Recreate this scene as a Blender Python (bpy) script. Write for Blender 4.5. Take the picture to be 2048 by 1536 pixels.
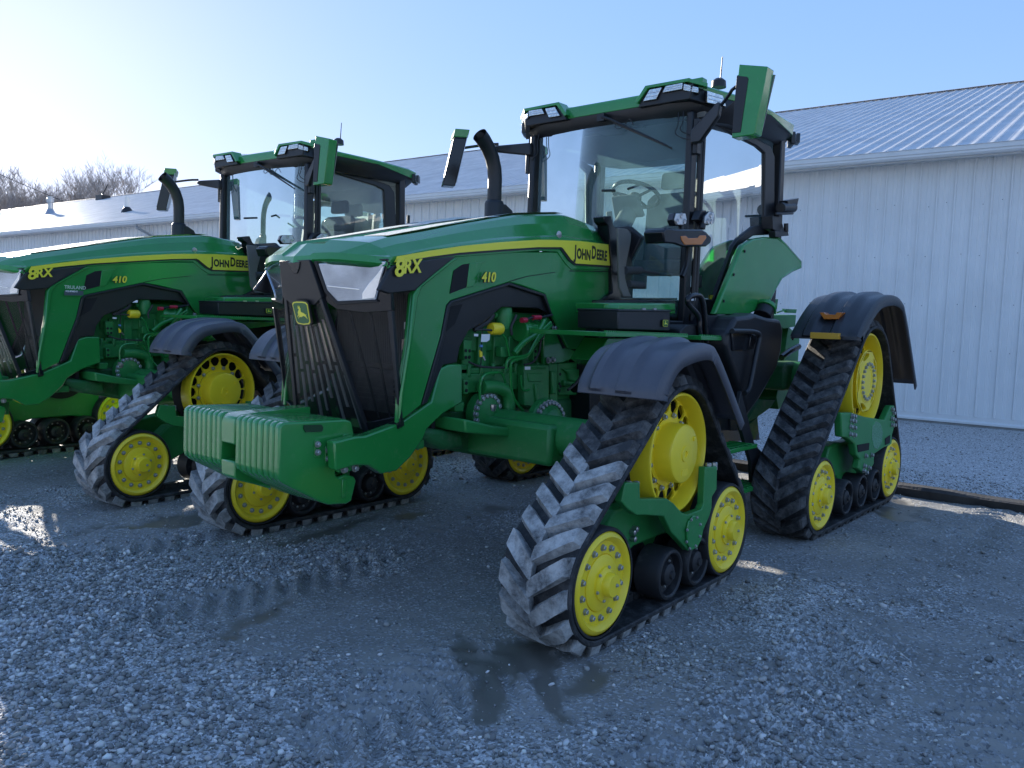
import bpy, math, random
import numpy as np
from math import sin, cos, pi, radians as R
from mathutils import Vector, Matrix
random.seed(7); rng=np.random.default_rng(5)
for o in list(bpy.data.objects): bpy.data.objects.remove(o)
C=bpy.context.scene.collection
# ---------------------------------------------------------------- camera, light, exposure
cam_d=bpy.data.cameras.new('camera'); cam=bpy.data.objects.new('camera',cam_d); C.objects.link(cam)
bpy.context.scene.camera=cam
cam_d.sensor_width=36; cam_d.lens=1630.18/2048*36; cam_d.clip_end=2000; cam_d.clip_start=.05
yaw,pit,rol=R(40.472),R(4.5955),R(1.7638)
fw=Vector((cos(yaw)*cos(pit),sin(yaw)*cos(pit),-sin(pit))); rt=Vector((sin(yaw),-cos(yaw),0)); up=rt.cross(fw)
r2=cos(rol)*rt+sin(rol)*up; u2=-sin(rol)*rt+cos(rol)*up
M=Matrix((r2,u2,-fw)).transposed().to_4x4(); M.translation=Vector((-3.8871,-3.884,1.5786)); cam.matrix_world=M
SUN_AZ,SUN_EL=74.2,13.4
W=bpy.data.worlds.new('World'); bpy.context.scene.world=W; W.use_nodes=True
nt=W.node_tree; sky=nt.nodes.new('ShaderNodeTexSky'); sky.sky_type='NISHITA'; sky.sun_disc=False
sky.sun_elevation=R(SUN_EL); sky.sun_rotation=R(90-SUN_AZ); sky.altitude=200; sky.air_density=1.0; sky.dust_density=.3; sky.ozone_density=3
hs=nt.nodes.new('ShaderNodeHueSaturation'); hs.inputs['Saturation'].default_value=1.7
gmn=nt.nodes.new('ShaderNodeGamma'); gmn.inputs[1].default_value=.35; mlt=nt.nodes.new('ShaderNodeVectorMath'); mlt.operation='MULTIPLY'; mlt.inputs[1].default_value=(1.10,1.17,1.54)
nt.links.new(sky.outputs[0],gmn.inputs[0]); nt.links.new(gmn.outputs[0],hs.inputs['Color']); nt.links.new(hs.outputs[0],mlt.inputs[0]); nt.links.new(mlt.outputs[0],nt.nodes['Background'].inputs[0]); nt.nodes['Background'].inputs[1].default_value=.15
sl=bpy.data.lights.new('sun','SUN'); sl.energy=5.0; sl.angle=R(.53); sl.color=(1,.93,.82)
so=bpy.data.objects.new('sun',sl); C.objects.link(so)
sd=Vector((cos(R(SUN_EL))*cos(R(SUN_AZ)),cos(R(SUN_EL))*sin(R(SUN_AZ)),sin(R(SUN_EL))))
so.rotation_euler=sd.to_track_quat('Z','Y').to_euler(); so.location=(10,30,20)
vs=bpy.context.scene.view_settings; vs.view_transform='Standard'; vs.look='None'; vs.gamma=1; vs.exposure=1.54; vs.use_curve_mapping=False
bpy.context.scene.cycles.max_bounces=8; bpy.context.scene.cycles.transparent_max_bounces=12
bpy.context.scene.cycles.caustics_reflective=False; bpy.context.scene.cycles.caustics_refractive=False
# ---------------------------------------------------------------- materials
MT={}
def mat(name,col,rough=.5,metal=0,var=.1,vscale=3,bump=0,bscale=60,dust=0,dustcol=(.33,.32,.30),spec=.5,coat=0,emit=None,dscale=9):
    if name in MT: return MT[name]
    m=bpy.data.materials.new(name); m.use_nodes=True; t=m.node_tree; N=t.nodes; L=t.links; b=N['Principled BSDF']
    b.inputs['Roughness'].default_value=rough; b.inputs['Metallic'].default_value=metal
    b.inputs['Specular IOR Level'].default_value=spec; b.inputs['Coat Weight'].default_value=coat; b.inputs['Coat Roughness'].default_value=.06
    tc=N.new('ShaderNodeTexCoord'); geo=N.new('ShaderNodeNewGeometry')
    nz=N.new('ShaderNodeTexNoise'); nz.inputs['Scale'].default_value=vscale; nz.inputs['Detail'].default_value=6; L.new(geo.outputs['Position'],nz.inputs['Vector'])
    rp=N.new('ShaderNodeMapRange'); rp.inputs[1].default_value=.3; rp.inputs[2].default_value=.7; rp.inputs[3].default_value=1-var; rp.inputs[4].default_value=1+var; L.new(nz.outputs['Fac'],rp.inputs[0])
    vm=N.new('ShaderNodeVectorMath'); vm.operation='SCALE'; vm.inputs[0].default_value=col[:3]; L.new(rp.outputs[0],vm.inputs['Scale'])
    out=vm.outputs[0]
    if dust>0:
        n2=N.new('ShaderNodeTexNoise'); n2.inputs['Scale'].default_value=dscale; n2.inputs['Detail'].default_value=10; n2.inputs['Roughness'].default_value=.75; L.new(geo.outputs['Position'],n2.inputs['Vector'])
        r2_=N.new('ShaderNodeMapRange'); r2_.inputs[1].default_value=.62-dust*.45; r2_.inputs[2].default_value=.78-dust*.25; r2_.inputs[4].default_value=min(1,dust*1.4); L.new(n2.outputs['Fac'],r2_.inputs[0])
        mx=N.new('ShaderNodeMix'); mx.data_type='RGBA'; L.new(r2_.outputs[0],mx.inputs['Factor']); L.new(out,mx.inputs[6]); mx.inputs[7].default_value=(*dustcol,1); out=mx.outputs[2]
        mr=N.new('ShaderNodeMix'); L.new(r2_.outputs[0],mr.inputs['Factor']); mr.inputs[2].default_value=rough; mr.inputs[3].default_value=.9; L.new(mr.outputs[0],b.inputs['Roughness'])
    L.new(out,b.inputs['Base Color'])
    if bump>0:
        n3=N.new('ShaderNodeTexNoise'); n3.inputs['Scale'].default_value=bscale; n3.inputs['Detail'].default_value=5; L.new(geo.outputs['Position'],n3.inputs['Vector'])
        bp=N.new('ShaderNodeBump'); bp.inputs['Strength'].default_value=bump; bp.inputs['Distance'].default_value=.01; L.new(n3.outputs['Fac'],bp.inputs['Height']); L.new(bp.outputs[0],b.inputs['Normal'])
    MT[name]=m; return m
GREEN=mat('green_paint',(.022,.245,.050),.20,var=.08,dust=.10,dscale=14,coat=.6,bump=.02,bscale=4)
GCAST=mat('green_cast_paint',(.026,.225,.055),.42,var=.12,dust=.14,bump=.12,bscale=90)
GDIRT=mat('green_dirty_paint',(.018,.135,.04),.55,var=.15,dust=.22,bump=.1)
YEL=mat('yellow_paint',(.95,.72,.03),.32,var=.06,dust=.10,dustcol=(.45,.38,.2),bump=.04,bscale=40)
YDEC=mat('yellow_decal',(.88,.80,.06),.3,var=.02)
BLK=mat('black_plastic',(.012,.013,.016),.42,var=.2,dust=.04,bump=.08,bscale=300)
BLKG=mat('black_gloss',(.010,.011,.014),.16,var=.1,dust=.03)
FENR=mat('rear_fender_plastic',(.022,.024,.03),.36,var=.15,dust=.05,bump=.12,bscale=350)
FEND=mat('fender_plastic',(.075,.08,.10),.36,var=.12,dust=.10,bump=.15,bscale=350)
RUB=mat('track_rubber',(.016,.017,.019),.62,var=.3,dust=.30,dustcol=(.22,.215,.21),bump=.3,bscale=70,dscale=12)
RUBD=mat('track_rubber_muddy',(.05,.05,.05),.8,var=.3,dust=.66,dustcol=(.52,.515,.50),bump=.5,bscale=60,dscale=8)
RUBM=mat('track_rubber_mud_flecked',(.028,.028,.029),.7,var=.3,dust=.42,dustcol=(.24,.235,.23),bump=.45,bscale=60,dscale=9)
TYRE=mat('roller_rubber',(.02,.02,.022),.55,var=.2,dust=.15)
BOLT=mat('zinc_bolt',(.42,.43,.42),.38,metal=.7,var=.2)
STEEL=mat('steel',(.45,.45,.46),.3,metal=.9,var=.1)
DARK=mat('dark_void',(.006,.006,.007),.8,var=.1)
WHITE=mat('white_plastic',(.7,.7,.68),.4,var=.03)
ORANGE=mat('amber_lens',(.55,.16,.015),.15,var=.15,coat=.6)
AMB=mat('amber_reflector',(.62,.34,.03),.3,var=.03)
RED=mat('red_cap',(.5,.02,.05),.4)
SEAT=mat('seat_fabric',(.05,.055,.06),.85,var=.15)
BEIGE=mat('cab_trim',(.16,.155,.14),.7,var=.1)
RADM=mat('radiator_core',(.10,.10,.11),.5,metal=.5,var=.3,vscale=20)
HLAMP=mat('headlight_lens',(.40,.46,.54),.14,metal=.8,var=.35,vscale=6,coat=1)
LAMP=mat('lamp_lens',(.62,.66,.68),.08,metal=.75,var=.25,vscale=45,bump=.35,bscale=70,coat=1)
SIDE=mat('white_siding_paint',(.80,.80,.79),.38,var=.05,vscale=1.2,dust=.10,dustcol=(.55,.53,.47),dscale=3)
TRIM=mat('white_trim_metal',(.74,.74,.73),.35,var=.04)
ROOFM=mat('galvanised_roof_metal',(.62,.62,.62),.5,metal=.05,spec=.15,var=.12,vscale=1.5,bump=.05,bscale=5)
WOOD=mat('weathered_timber',(.035,.034,.034),.85,var=.4,vscale=6,bump=.6,bscale=40)
BARK=mat('bare_bark',(.36,.32,.29),.9,var=.25)
CABLE=mat('cable',(.03,.03,.03),.6)
PAPER=mat('paper_tag',(.8,.8,.8),.6,var=.02)
INK=mat('black_print',(.01,.01,.012),.4,var=.02)
GLOGO=mat('green_print',(.012,.12,.03),.35,var=.02)
BLUE=mat('blue_print',(.05,.12,.5),.5)
def glass_mat(name,haze,hazecol=(.45,.62,.68),tint=(.80,.93,.88),top=None):
    m=bpy.data.materials.new(name); m.use_nodes=True; t=m.node_tree; N=t.nodes; L=t.links
    N.remove(N['Principled BSDF']); out=N['Material Output']
    tr=N.new('ShaderNodeBsdfTransparent'); tr.inputs[0].default_value=(*tint,1)
    gl=N.new('ShaderNodeBsdfGlossy'); gl.inputs['Roughness'].default_value=.015
    fr=N.new('ShaderNodeFresnel'); fr.inputs[0].default_value=1.5
    m1=N.new('ShaderNodeMixShader'); L.new(fr.outputs[0],m1.inputs[0]); L.new(tr.outputs[0],m1.inputs[1]); L.new(gl.outputs[0],m1.inputs[2])
    df=N.new('ShaderNodeBsdfDiffuse'); df.inputs[0].default_value=(*hazecol,1)
    tl=N.new('ShaderNodeBsdfTranslucent'); tl.inputs[0].default_value=(*hazecol,1)
    m0=N.new('ShaderNodeMixShader'); m0.inputs[0].default_value=.6; L.new(df.outputs[0],m0.inputs[1]); L.new(tl.outputs[0],m0.inputs[2])
    geo=N.new('ShaderNodeNewGeometry'); nz=N.new('ShaderNodeTexNoise'); nz.inputs['Scale'].default_value=1.3; nz.inputs['Detail'].default_value=12; nz.inputs['Roughness'].default_value=.6; L.new(geo.outputs['Position'],nz.inputs['Vector'])
    rp=N.new('ShaderNodeMapRange'); rp.inputs[1].default_value=.35; rp.inputs[2].default_value=.72; rp.inputs[3].default_value=haze*.35; rp.inputs[4].default_value=haze*1.5; L.new(nz.outputs['Fac'],rp.inputs[0])
    m2=N.new('ShaderNodeMixShader'); L.new(rp.outputs[0],m2.inputs[0]); L.new(m1.outputs[0],m2.inputs[1]); L.new(m0.outputs[0],m2.inputs[2]); L.new(m2.outputs[0],out.inputs[0]); MT[name]=m; return m
GLW=glass_mat('frosted_windshield',.24,(.42,.70,.76)); GLS=glass_mat('side_glass',.13)
def mesh_mat():
    # fine perforated grille: real screen of holes, seen as partly see-through at this distance
    m=bpy.data.materials.new('grille_mesh'); m.use_nodes=True; t=m.node_tree; N=t.nodes; L=t.links; b=N['Principled BSDF']; out=N['Material Output']
    b.inputs['Base Color'].default_value=(.008,.008,.010,1); b.inputs['Roughness'].default_value=.4
    tr=N.new('ShaderNodeBsdfTransparent'); mx=N.new('ShaderNodeMixShader'); geo=N.new('ShaderNodeNewGeometry')
    br=N.new('ShaderNodeTexVoronoi'); br.inputs['Scale'].default_value=130; br.inputs['Randomness'].default_value=.15; L.new(geo.outputs['Position'],br.inputs['Vector'])
    gt=N.new('ShaderNodeMath'); gt.operation='GREATER_THAN'; gt.inputs[1].default_value=.42; L.new(br.outputs['Distance'],gt.inputs[0])
    mx.inputs[0].default_value=.26; L.new(tr.outputs[0],mx.inputs[1]); L.new(b.outputs[0],mx.inputs[2]); L.new(mx.outputs[0],out.inputs[0]); return m
GRILL=mesh_mat()
# ---------------------------------------------------------------- mesh helpers
def mkmesh(name,v,f,m=None,smooth=False):
    me=bpy.data.meshes.new(name); me.from_pydata([tuple(p) for p in v],[],f); 
    if m: me.materials.append(m)
    if smooth:
        for p in me.polygons: p.use_smooth=True
    me.update(); return me
def link(name,me,parent=None,loc=(0,0,0),rot=(0,0,0)):
    o=bpy.data.objects.new(name,me); C.objects.link(o); o.parent=parent; o.location=loc; o.rotation_euler=rot; return o
def bev(o,w,seg=2,ang=35):
    b=o.modifiers.new('bevel','BEVEL'); b.width=w; b.segments=seg; b.limit_method='ANGLE'; b.angle_limit=R(ang)
    for p in o.data.polygons: p.use_smooth=True
    try: o.data.set_sharp_from_angle(angle=R(40))
    except Exception: pass
    b.harden_normals=False
    return o
class MB:
    def __init__(s): s.v=[];s.f=[]
    def add(s,v,f):
        n=len(s.v); s.v+= [tuple(p) for p in v]; s.f+=[tuple(i+n for i in q) for q in f]; return s
    def slab(s,pts,off):
        pts=[Vector(p) for p in pts]; off=Vector(off); n=len(pts)
        nrm=Vector((0,0,0))
        for i in range(n): nrm+=pts[i].cross(pts[(i+1)%n])
        if nrm.dot(off)<0: pts=pts[::-1]
        v=pts+[p+off for p in pts]
        f=[tuple(range(n))[::-1],tuple(range(n,2*n))]+[(i,(i+1)%n,(i+1)%n+n,i+n) for i in range(n)]
        return s.add(v,f)
    def box(s,a,b):
        x0,y0,z0=[min(a[i],b[i]) for i in range(3)]; x1,y1,z1=[max(a[i],b[i]) for i in range(3)]
        v=[(x0,y0,z0),(x1,y0,z0),(x1,y1,z0),(x0,y1,z0),(x0,y0,z1),(x1,y0,z1),(x1,y1,z1),(x0,y1,z1)]
        return s.add(v,[(3,2,1,0),(4,5,6,7),(0,1,5,4),(1,2,6,5),(2,3,7,6),(3,0,4,7)])
    def tube(s,pts,r,n=10,caps=True,smoothpath=0):
        pts=[Vector(p) for p in pts]
        for _ in range(smoothpath):
            q=[pts[0]]
            for a,b in zip(pts[:-1],pts[1:]): q+= [a.lerp(b,.25),a.lerp(b,.75)]
            pts=q+[pts[-1]]
        rs=r if isinstance(r,(list,tuple)) else [r]*len(pts)
        if len(rs)!=len(pts): rs=[rs[int(i*(len(rs)-1)/(len(pts)-1)+.5)] for i in range(len(pts))]
        base=len(s.v); t0=(pts[1]-pts[0]).normalized(); a=t0.orthogonal().normalized()
        for i,p in enumerate(pts):
            t=(pts[min(i+1,len(pts)-1)]-pts[max(i-1,0)]).normalized(); a=(a-t*a.dot(t)).normalized(); b=t.cross(a)
            for k in range(n): s.v.append(tuple(p+(a*cos(2*pi*k/n)+b*sin(2*pi*k/n))*rs[i]))
        for i in range(len(pts)-1):
            for k in range(n):
                j=base+i*n; k2=(k+1)%n; s.f.append((j+k,j+k2,j+n+k2,j+n+k))
        if caps: s.f.append(tuple(base+k for k in range(n))[::-1]); s.f.append(tuple(base+(len(pts)-1)*n+k for k in range(n)))
        return s
    def lathe(s,prof,n=32,c=(0,0,0),axis='y',d=1,cap=True):
        base=len(s.v)
        for r,h in prof:
            for k in range(n):
                a=2*pi*k/n
                if axis=='y': p=(c[0]+r*cos(a),c[1]+h*d,c[2]+r*sin(a))
                elif axis=='x': p=(c[0]+h*d,c[1]+r*cos(a),c[2]+r*sin(a))
                else: p=(c[0]+r*cos(a),c[1]+r*sin(a),c[2]+h*d)
                s.v.append(p)
        for i in range(len(prof)-1):
            for k in range(n):
                j=base+i*n; k2=(k+1)%n; s.f.append((j+k,j+k2,j+n+k2,j+n+k))
        if cap: s.f.append(tuple(base+k for k in range(n))); s.f.append(tuple(base+(len(prof)-1)*n+k for k in range(n))[::-1])
        return s
    def loft(s,secs,closed=False,cap=True):
        base=len(s.v); n=len(secs[0])
        for q in secs: s.v+= [tuple(p) for p in q]
        m=n if closed else n-1
        for i in range(len(secs)-1):
            for k in range(m):
                j=base+i*n; k2=(k+1)%n; s.f.append((j+k,j+k2,j+n+k2,j+n+k))
        if cap and closed: s.f.append(tuple(base+k for k in range(n))[::-1]); s.f.append(tuple(base+(len(secs)-1)*n+k for k in range(n)))
        return s
    def mesh(s,name,m,smooth=False): 
        me=mkmesh(name,s.v,s.f,m,smooth)
        import bmesh
        b=bmesh.new(); b.from_mesh(me); bmesh.ops.recalc_face_normals(b,faces=b.faces); b.to_mesh(me); b.free()
        if smooth:
            for p in me.polygons: p.use_smooth=True
            try: me.set_sharp_from_angle(angle=R(38))
            except Exception: pass
        return me
    def obj(s,name,m,parent=None,bevel=0,smooth=True,loc=(0,0,0),rot=(0,0,0),seg=2):
        o=link(name,s.mesh(name,m,smooth),parent,loc,rot)
        if bevel: bev(o,bevel,seg)
        return o
def tag(o,label=None,cat=None,group=None,kind=None):
    if label: o['label']=label
    if cat: o['category']=cat
    if group: o['group']=group
    if kind: o['kind']=kind
    return o
def solid(o,t,off=-1):
    m=o.modifiers.new('thick','SOLIDIFY'); m.thickness=t; m.offset=off; return o
def text_obj(name,txt,size,m,parent,loc,xdir,updir,depth=.002,shear=0,space=1,align='LEFT',bold=0,squash=1):
    cu=bpy.data.curves.new(name,'FONT'); cu.body=txt; cu.size=size; cu.shear=shear; cu.space_character=space; cu.align_x=align; cu.extrude=depth; cu.offset=bold; cu.resolution_u=3
    to=bpy.data.objects.new('tmp',cu); C.objects.link(to); bpy.context.view_layer.update()
    me=bpy.data.meshes.new_from_object(to.evaluated_get(bpy.context.evaluated_depsgraph_get())); bpy.data.objects.remove(to); bpy.data.curves.remove(cu)
    me.name=name; me.materials.clear(); me.materials.append(m)
    x=Vector(xdir).normalized(); u=Vector(updir); u=(u-x*u.dot(x)).normalized(); n=x.cross(u)
    Mx=Matrix((x*squash,u,n)).transposed().to_4x4(); Mx.translation=Vector(loc); me.transform(Mx); me.update()
    return link(name,me,parent)
def hexbolt(r=.012,h=.012,n=6):
    b=MB(); b.lathe([(r*1.35,0),(r*1.35,-h*.25)],12); b.lathe([(r,-h*.25),(r,-h),(r*.7,-h*1.15)],n); return b.mesh('bolt',BOLT)
BOLTM=hexbolt(.0125,.016); BOLTS=hexbolt(.007,.008); BOLTB=hexbolt(.016,.02)
# ================================================================ GROUND
def vnoise(x,y,seed=0):
    xi=np.floor(x).astype(np.int64); yi=np.floor(y).astype(np.int64); fx=x-xi; fy=y-yi; fx=fx*fx*(3-2*fx); fy=fy*fy*(3-2*fy)
    def h(a,b):
        n=(a*374761393+b*668265263+seed*1442695041)&0xffffffff; n=((n^(n>>13))*1274126177)&0xffffffff; return ((n^(n>>16))&0xffff)/65535.
    return (h(xi,yi)*(1-fx)+h(xi+1,yi)*fx)*(1-fy)+(h(xi,yi+1)*(1-fx)+h(xi+1,yi+1)*fx)*fy
def fbm(x,y,s,o=4,seed=0):
    r=0;a=1;t=0
    for i in range(o): r=r+a*vnoise(x*s,y*s,seed+i); t+=a; a*=.5; s*=2.03
    return r/t
PUD=[(-.93,-1.50,.26,.16,.2),(-1.18,-1.85,.30,.06,.9),(-1.30,-1.62,.26,.05,.9),(-1.12,-1.30,.22,.05,.9),(-1.5,-1.75,.25,.08,.7),(-1.0,-1.9,.22,.09,.2),(-1.12,1.95,.50,.22,-.3),(.3,.42,.22,.10,0),(1.2,.62,.22,.12,0),(.55,.9,.2,.1,0),(3.62,-1.9,.32,.16,.5),(4.1,-1.85,.35,.14,.5),(-1.6,-.2,.45,.10,.4),(-.2,.95,.5,.08,.2)]
def puddle(x,y):
    w=(fbm(x,y,2.5,4,77)-.5)*1.9+(fbm(x,y,17,3,79)-.5)*1.1; r=np.full(np.shape(x),-9.)
    for cx,cy,a,b,t in PUD:
        dx=(x-cx)*cos(t)+(y-cy)*sin(t); dy=-(x-cx)*sin(t)+(y-cy)*cos(t); r=np.maximum(r,1-np.sqrt((dx/a)**2+(dy/b)**2)+w)
    return np.clip(r*4,0,1)
def gravel_den(x,y):
    d=fbm(x,y,.9,4,11); base=.10+np.clip((-1.45-x)*.75,0,.8)-.10*np.exp(-((y+.2-(x+1.5)*-1.2)/.7)**2)
    base=base+.22*np.exp(-((x-.15)/.5)**2-((y+2.5)/.5)**2)+.12*(fbm(x,y,4,2,19)>.55)+ .5*(x>4.6)
    v=np.clip((d-.62+base)*3.2,0,1)
    v=v*(1-.92*puddle(x,y)); mudz=np.exp(-((y+1.45)/.45)**2)*(x>-2.2)*(x<-.6); return np.clip(v*(1-.75*mudz),0.03,1)
def ground_h(x,y):
    h=(fbm(x,y,.35,3,3)-.5)*.05+(fbm(x,y,1.6,4,21)-.5)*.045+(fbm(x,y,9,3,31)-.5)*.018
    near=np.exp(-((x)/7.)**2-((y)/7.)**2)
    for yc in (-1.45,1.45,-2.6,.25,-3.4):
        band=np.exp(-((y-yc)/.30)**4)*(x<-.55 if abs(yc)==1.45 else x<9)
        h=h+band*near*(.62 if abs(yc)==1.45 else .55)*.03*np.sin(2*pi*(x+np.abs(y-yc)*.7)/.15)*np.clip(fbm(x,y,1.1,2,61)*3.2-.8,0,1)*1.7
    h=h+gravel_den(x,y)*.02-puddle(x,y)*.012
    foot=np.exp(-(np.clip(np.abs(x)-.9,0,9)/.15)**2-(np.clip(np.abs(np.abs(y)-1.45)-.33,0,9)/.12)**2)+np.exp(-(np.clip(np.abs(x-3.1)-1.05,0,9)/.15)**2-(np.clip(np.abs(np.abs(y)-1.45)-.33,0,9)/.12)**2)
    h=h*(1-.8*np.clip(foot,0,1)); h=h*np.clip(near*1.3+.2,0,1)-.012
    return np.where(puddle(x,y)>.6,h*.35-.018,h)
def axis(a,b,st,far):
    c=list(np.arange(a,b,st)); s=st; x=b
    while x<far: c.append(x); s*=1.12; x+=s
    s=st; x=a-st; l=[]
    while x>-far: l.append(x); s*=1.12; x-=s
    return np.array(l[::-1]+c)
gx=axis(-3.6,5.6,.03,900); gy=axis(-4.4,5.2,.03,900); X,Y=np.meshgrid(gx,gy,indexing='ij'); Z=ground_h(X,Y)
Zc=np.where((np.abs(X)>40)|(np.abs(Y)>60),-.01,Z); nx,ny=X.shape
me=bpy.data.meshes.new('ground'); co=np.stack([X,Y,Zc],-1).reshape(-1,3).astype(np.float32)
ii=np.arange(nx*ny).reshape(nx,ny); q=np.stack([ii[:-1,:-1],ii[1:,:-1],ii[1:,1:],ii[:-1,1:]],-1).reshape(-1,4)
def fastmesh(me,co,q):
    k=q.shape[1]; me.vertices.add(len(co)); me.vertices.foreach_set('co',co.ravel()); me.loops.add(q.size); me.loops.foreach_set('vertex_index',q.ravel().astype(np.int32))
    me.polygons.add(len(q)); me.polygons.foreach_set('loop_start',np.arange(0,q.size,k,dtype=np.int32)); me.polygons.foreach_set('loop_total',np.full(len(q),k,np.int32)); me.update(calc_edges=True); me.validate()
fastmesh(me,co,q)
def fattr(me,n,a): at=me.attributes.new(n,'FLOAT','POINT'); at.data.foreach_set('value',np.asarray(a,np.float32).ravel())
fattr(me,'wet',puddle(X,Y)); fattr(me,'grav',gravel_den(X,Y)); me.polygons.foreach_set('use_smooth',np.ones(len(q),bool))
gm=bpy.data.materials.new('muddy_gravel'); gm.use_nodes=True; t=gm.node_tree; N=t.nodes; L=t.links; b=N['Principled BSDF']
def nn(tp,**k):
    n=N.new(tp)
    for a,v in k.items(): n.inputs[a].default_value=v
    return n
geo=N.new('ShaderNodeNewGeometry'); aw=N.new('ShaderNodeAttribute'); aw.attribute_name='wet'; ag=N.new('ShaderNodeAttribute'); ag.attribute_name='grav'
vo=nn('ShaderNodeTexVoronoi',Scale=75.); vo2=nn('ShaderNodeTexVoronoi',Scale=38.); nz=nn('ShaderNodeTexNoise',Scale=1.7,Detail=8.); nf=nn('ShaderNodeTexNoise',Scale=220.,Detail=3.)
for n_ in (vo,vo2,nz,nf): L.new(geo.outputs['Position'],n_.inputs['Vector'])
mud=N.new('ShaderNodeMix'); mud.data_type='RGBA'; L.new(nz.outputs['Fac'],mud.inputs['Factor']); mud.inputs[6].default_value=(.13,.122,.11,1); mud.inputs[7].default_value=(.38,.365,.335,1)
wn_=nn('ShaderNodeMapRange'); L.new(vo.outputs['Color'],wn_.inputs[0]); wn_.inputs[3].default_value=.10; wn_.inputs[4].default_value=.85
gc=N.new('ShaderNodeCombineColor'); [L.new(wn_.outputs[0],gc.inputs[i]) for i in range(3)]
th=N.new('ShaderNodeMath'); th.operation='MULTIPLY_ADD'; L.new(ag.outputs['Fac'],th.inputs[0]); th.inputs[1].default_value=.60; th.inputs[2].default_value=.38
sep=N.new('ShaderNodeSeparateColor'); L.new(vo.outputs['Color'],sep.inputs[0]); lt=N.new('ShaderNodeMath'); lt.operation='LESS_THAN'; L.new(sep.outputs[1],lt.inputs[0]); L.new(th.outputs[0],lt.inputs[1])
mg=N.new('ShaderNodeMix'); mg.data_type='RGBA'; L.new(lt.outputs[0],mg.inputs['Factor'])
ng=nn('ShaderNodeTexNoise',Scale=1.1,Detail=9.,Roughness=.7); L.new(geo.outputs['Position'],ng.inputs['Vector']); rg=nn('ShaderNodeMapRange'); rg.inputs[1].default_value=.60; rg.inputs[2].default_value=.70; rg.inputs[4].default_value=.55; L.new(ng.outputs['Fac'],rg.inputs[0])
mo=N.new('ShaderNodeMix'); mo.data_type='RGBA'; L.new(rg.outputs[0],mo.inputs['Factor']); L.new(mud.outputs[2],mo.inputs[6]); mo.inputs[7].default_value=(.085,.10,.04,1); L.new(mo.outputs[2],mg.inputs[6]); L.new(gc.outputs[0],mg.inputs[7])
mw=N.new('ShaderNodeMix'); mw.data_type='RGBA'; L.new(aw.outputs['Fac'],mw.inputs['Factor']); L.new(mg.outputs[2],mw.inputs[6]); mw.inputs[7].default_value=(.15,.14,.12,1); L.new(mw.outputs[2],b.inputs['Base Color'])
rr=nn('ShaderNodeMapRange'); L.new(aw.outputs['Fac'],rr.inputs[0]); rr.inputs[3].default_value=.85; rr.inputs[4].default_value=.34; L.new(rr.outputs[0],b.inputs['Roughness'])
hm=N.new('ShaderNodeMath'); hm.operation='MULTIPLY'; L.new(vo.outputs['Distance'],hm.inputs[0]); L.new(lt.outputs[0],hm.inputs[1])
ha=N.new('ShaderNodeMath'); ha.operation='MULTIPLY_ADD'; L.new(nf.outputs['Fac'],ha.inputs[0]); ha.inputs[1].default_value=.25; L.new(hm.outputs[0],ha.inputs[2])
bs=nn('ShaderNodeMapRange'); L.new(aw.outputs['Fac'],bs.inputs[0]); bs.inputs[3].default_value=.9; bs.inputs[4].default_value=.06
bp=nn('ShaderNodeBump',Distance=.012); L.new(ha.outputs[0],bp.inputs['Height']); L.new(bs.outputs[0],bp.inputs['Strength']); L.new(bp.outputs[0],b.inputs['Normal'])
me.materials.append(gm); g=link('ground',me); tag(g,'muddy grey gravel yard with track ruts and shallow puddles','ground',kind='structure')
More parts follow.
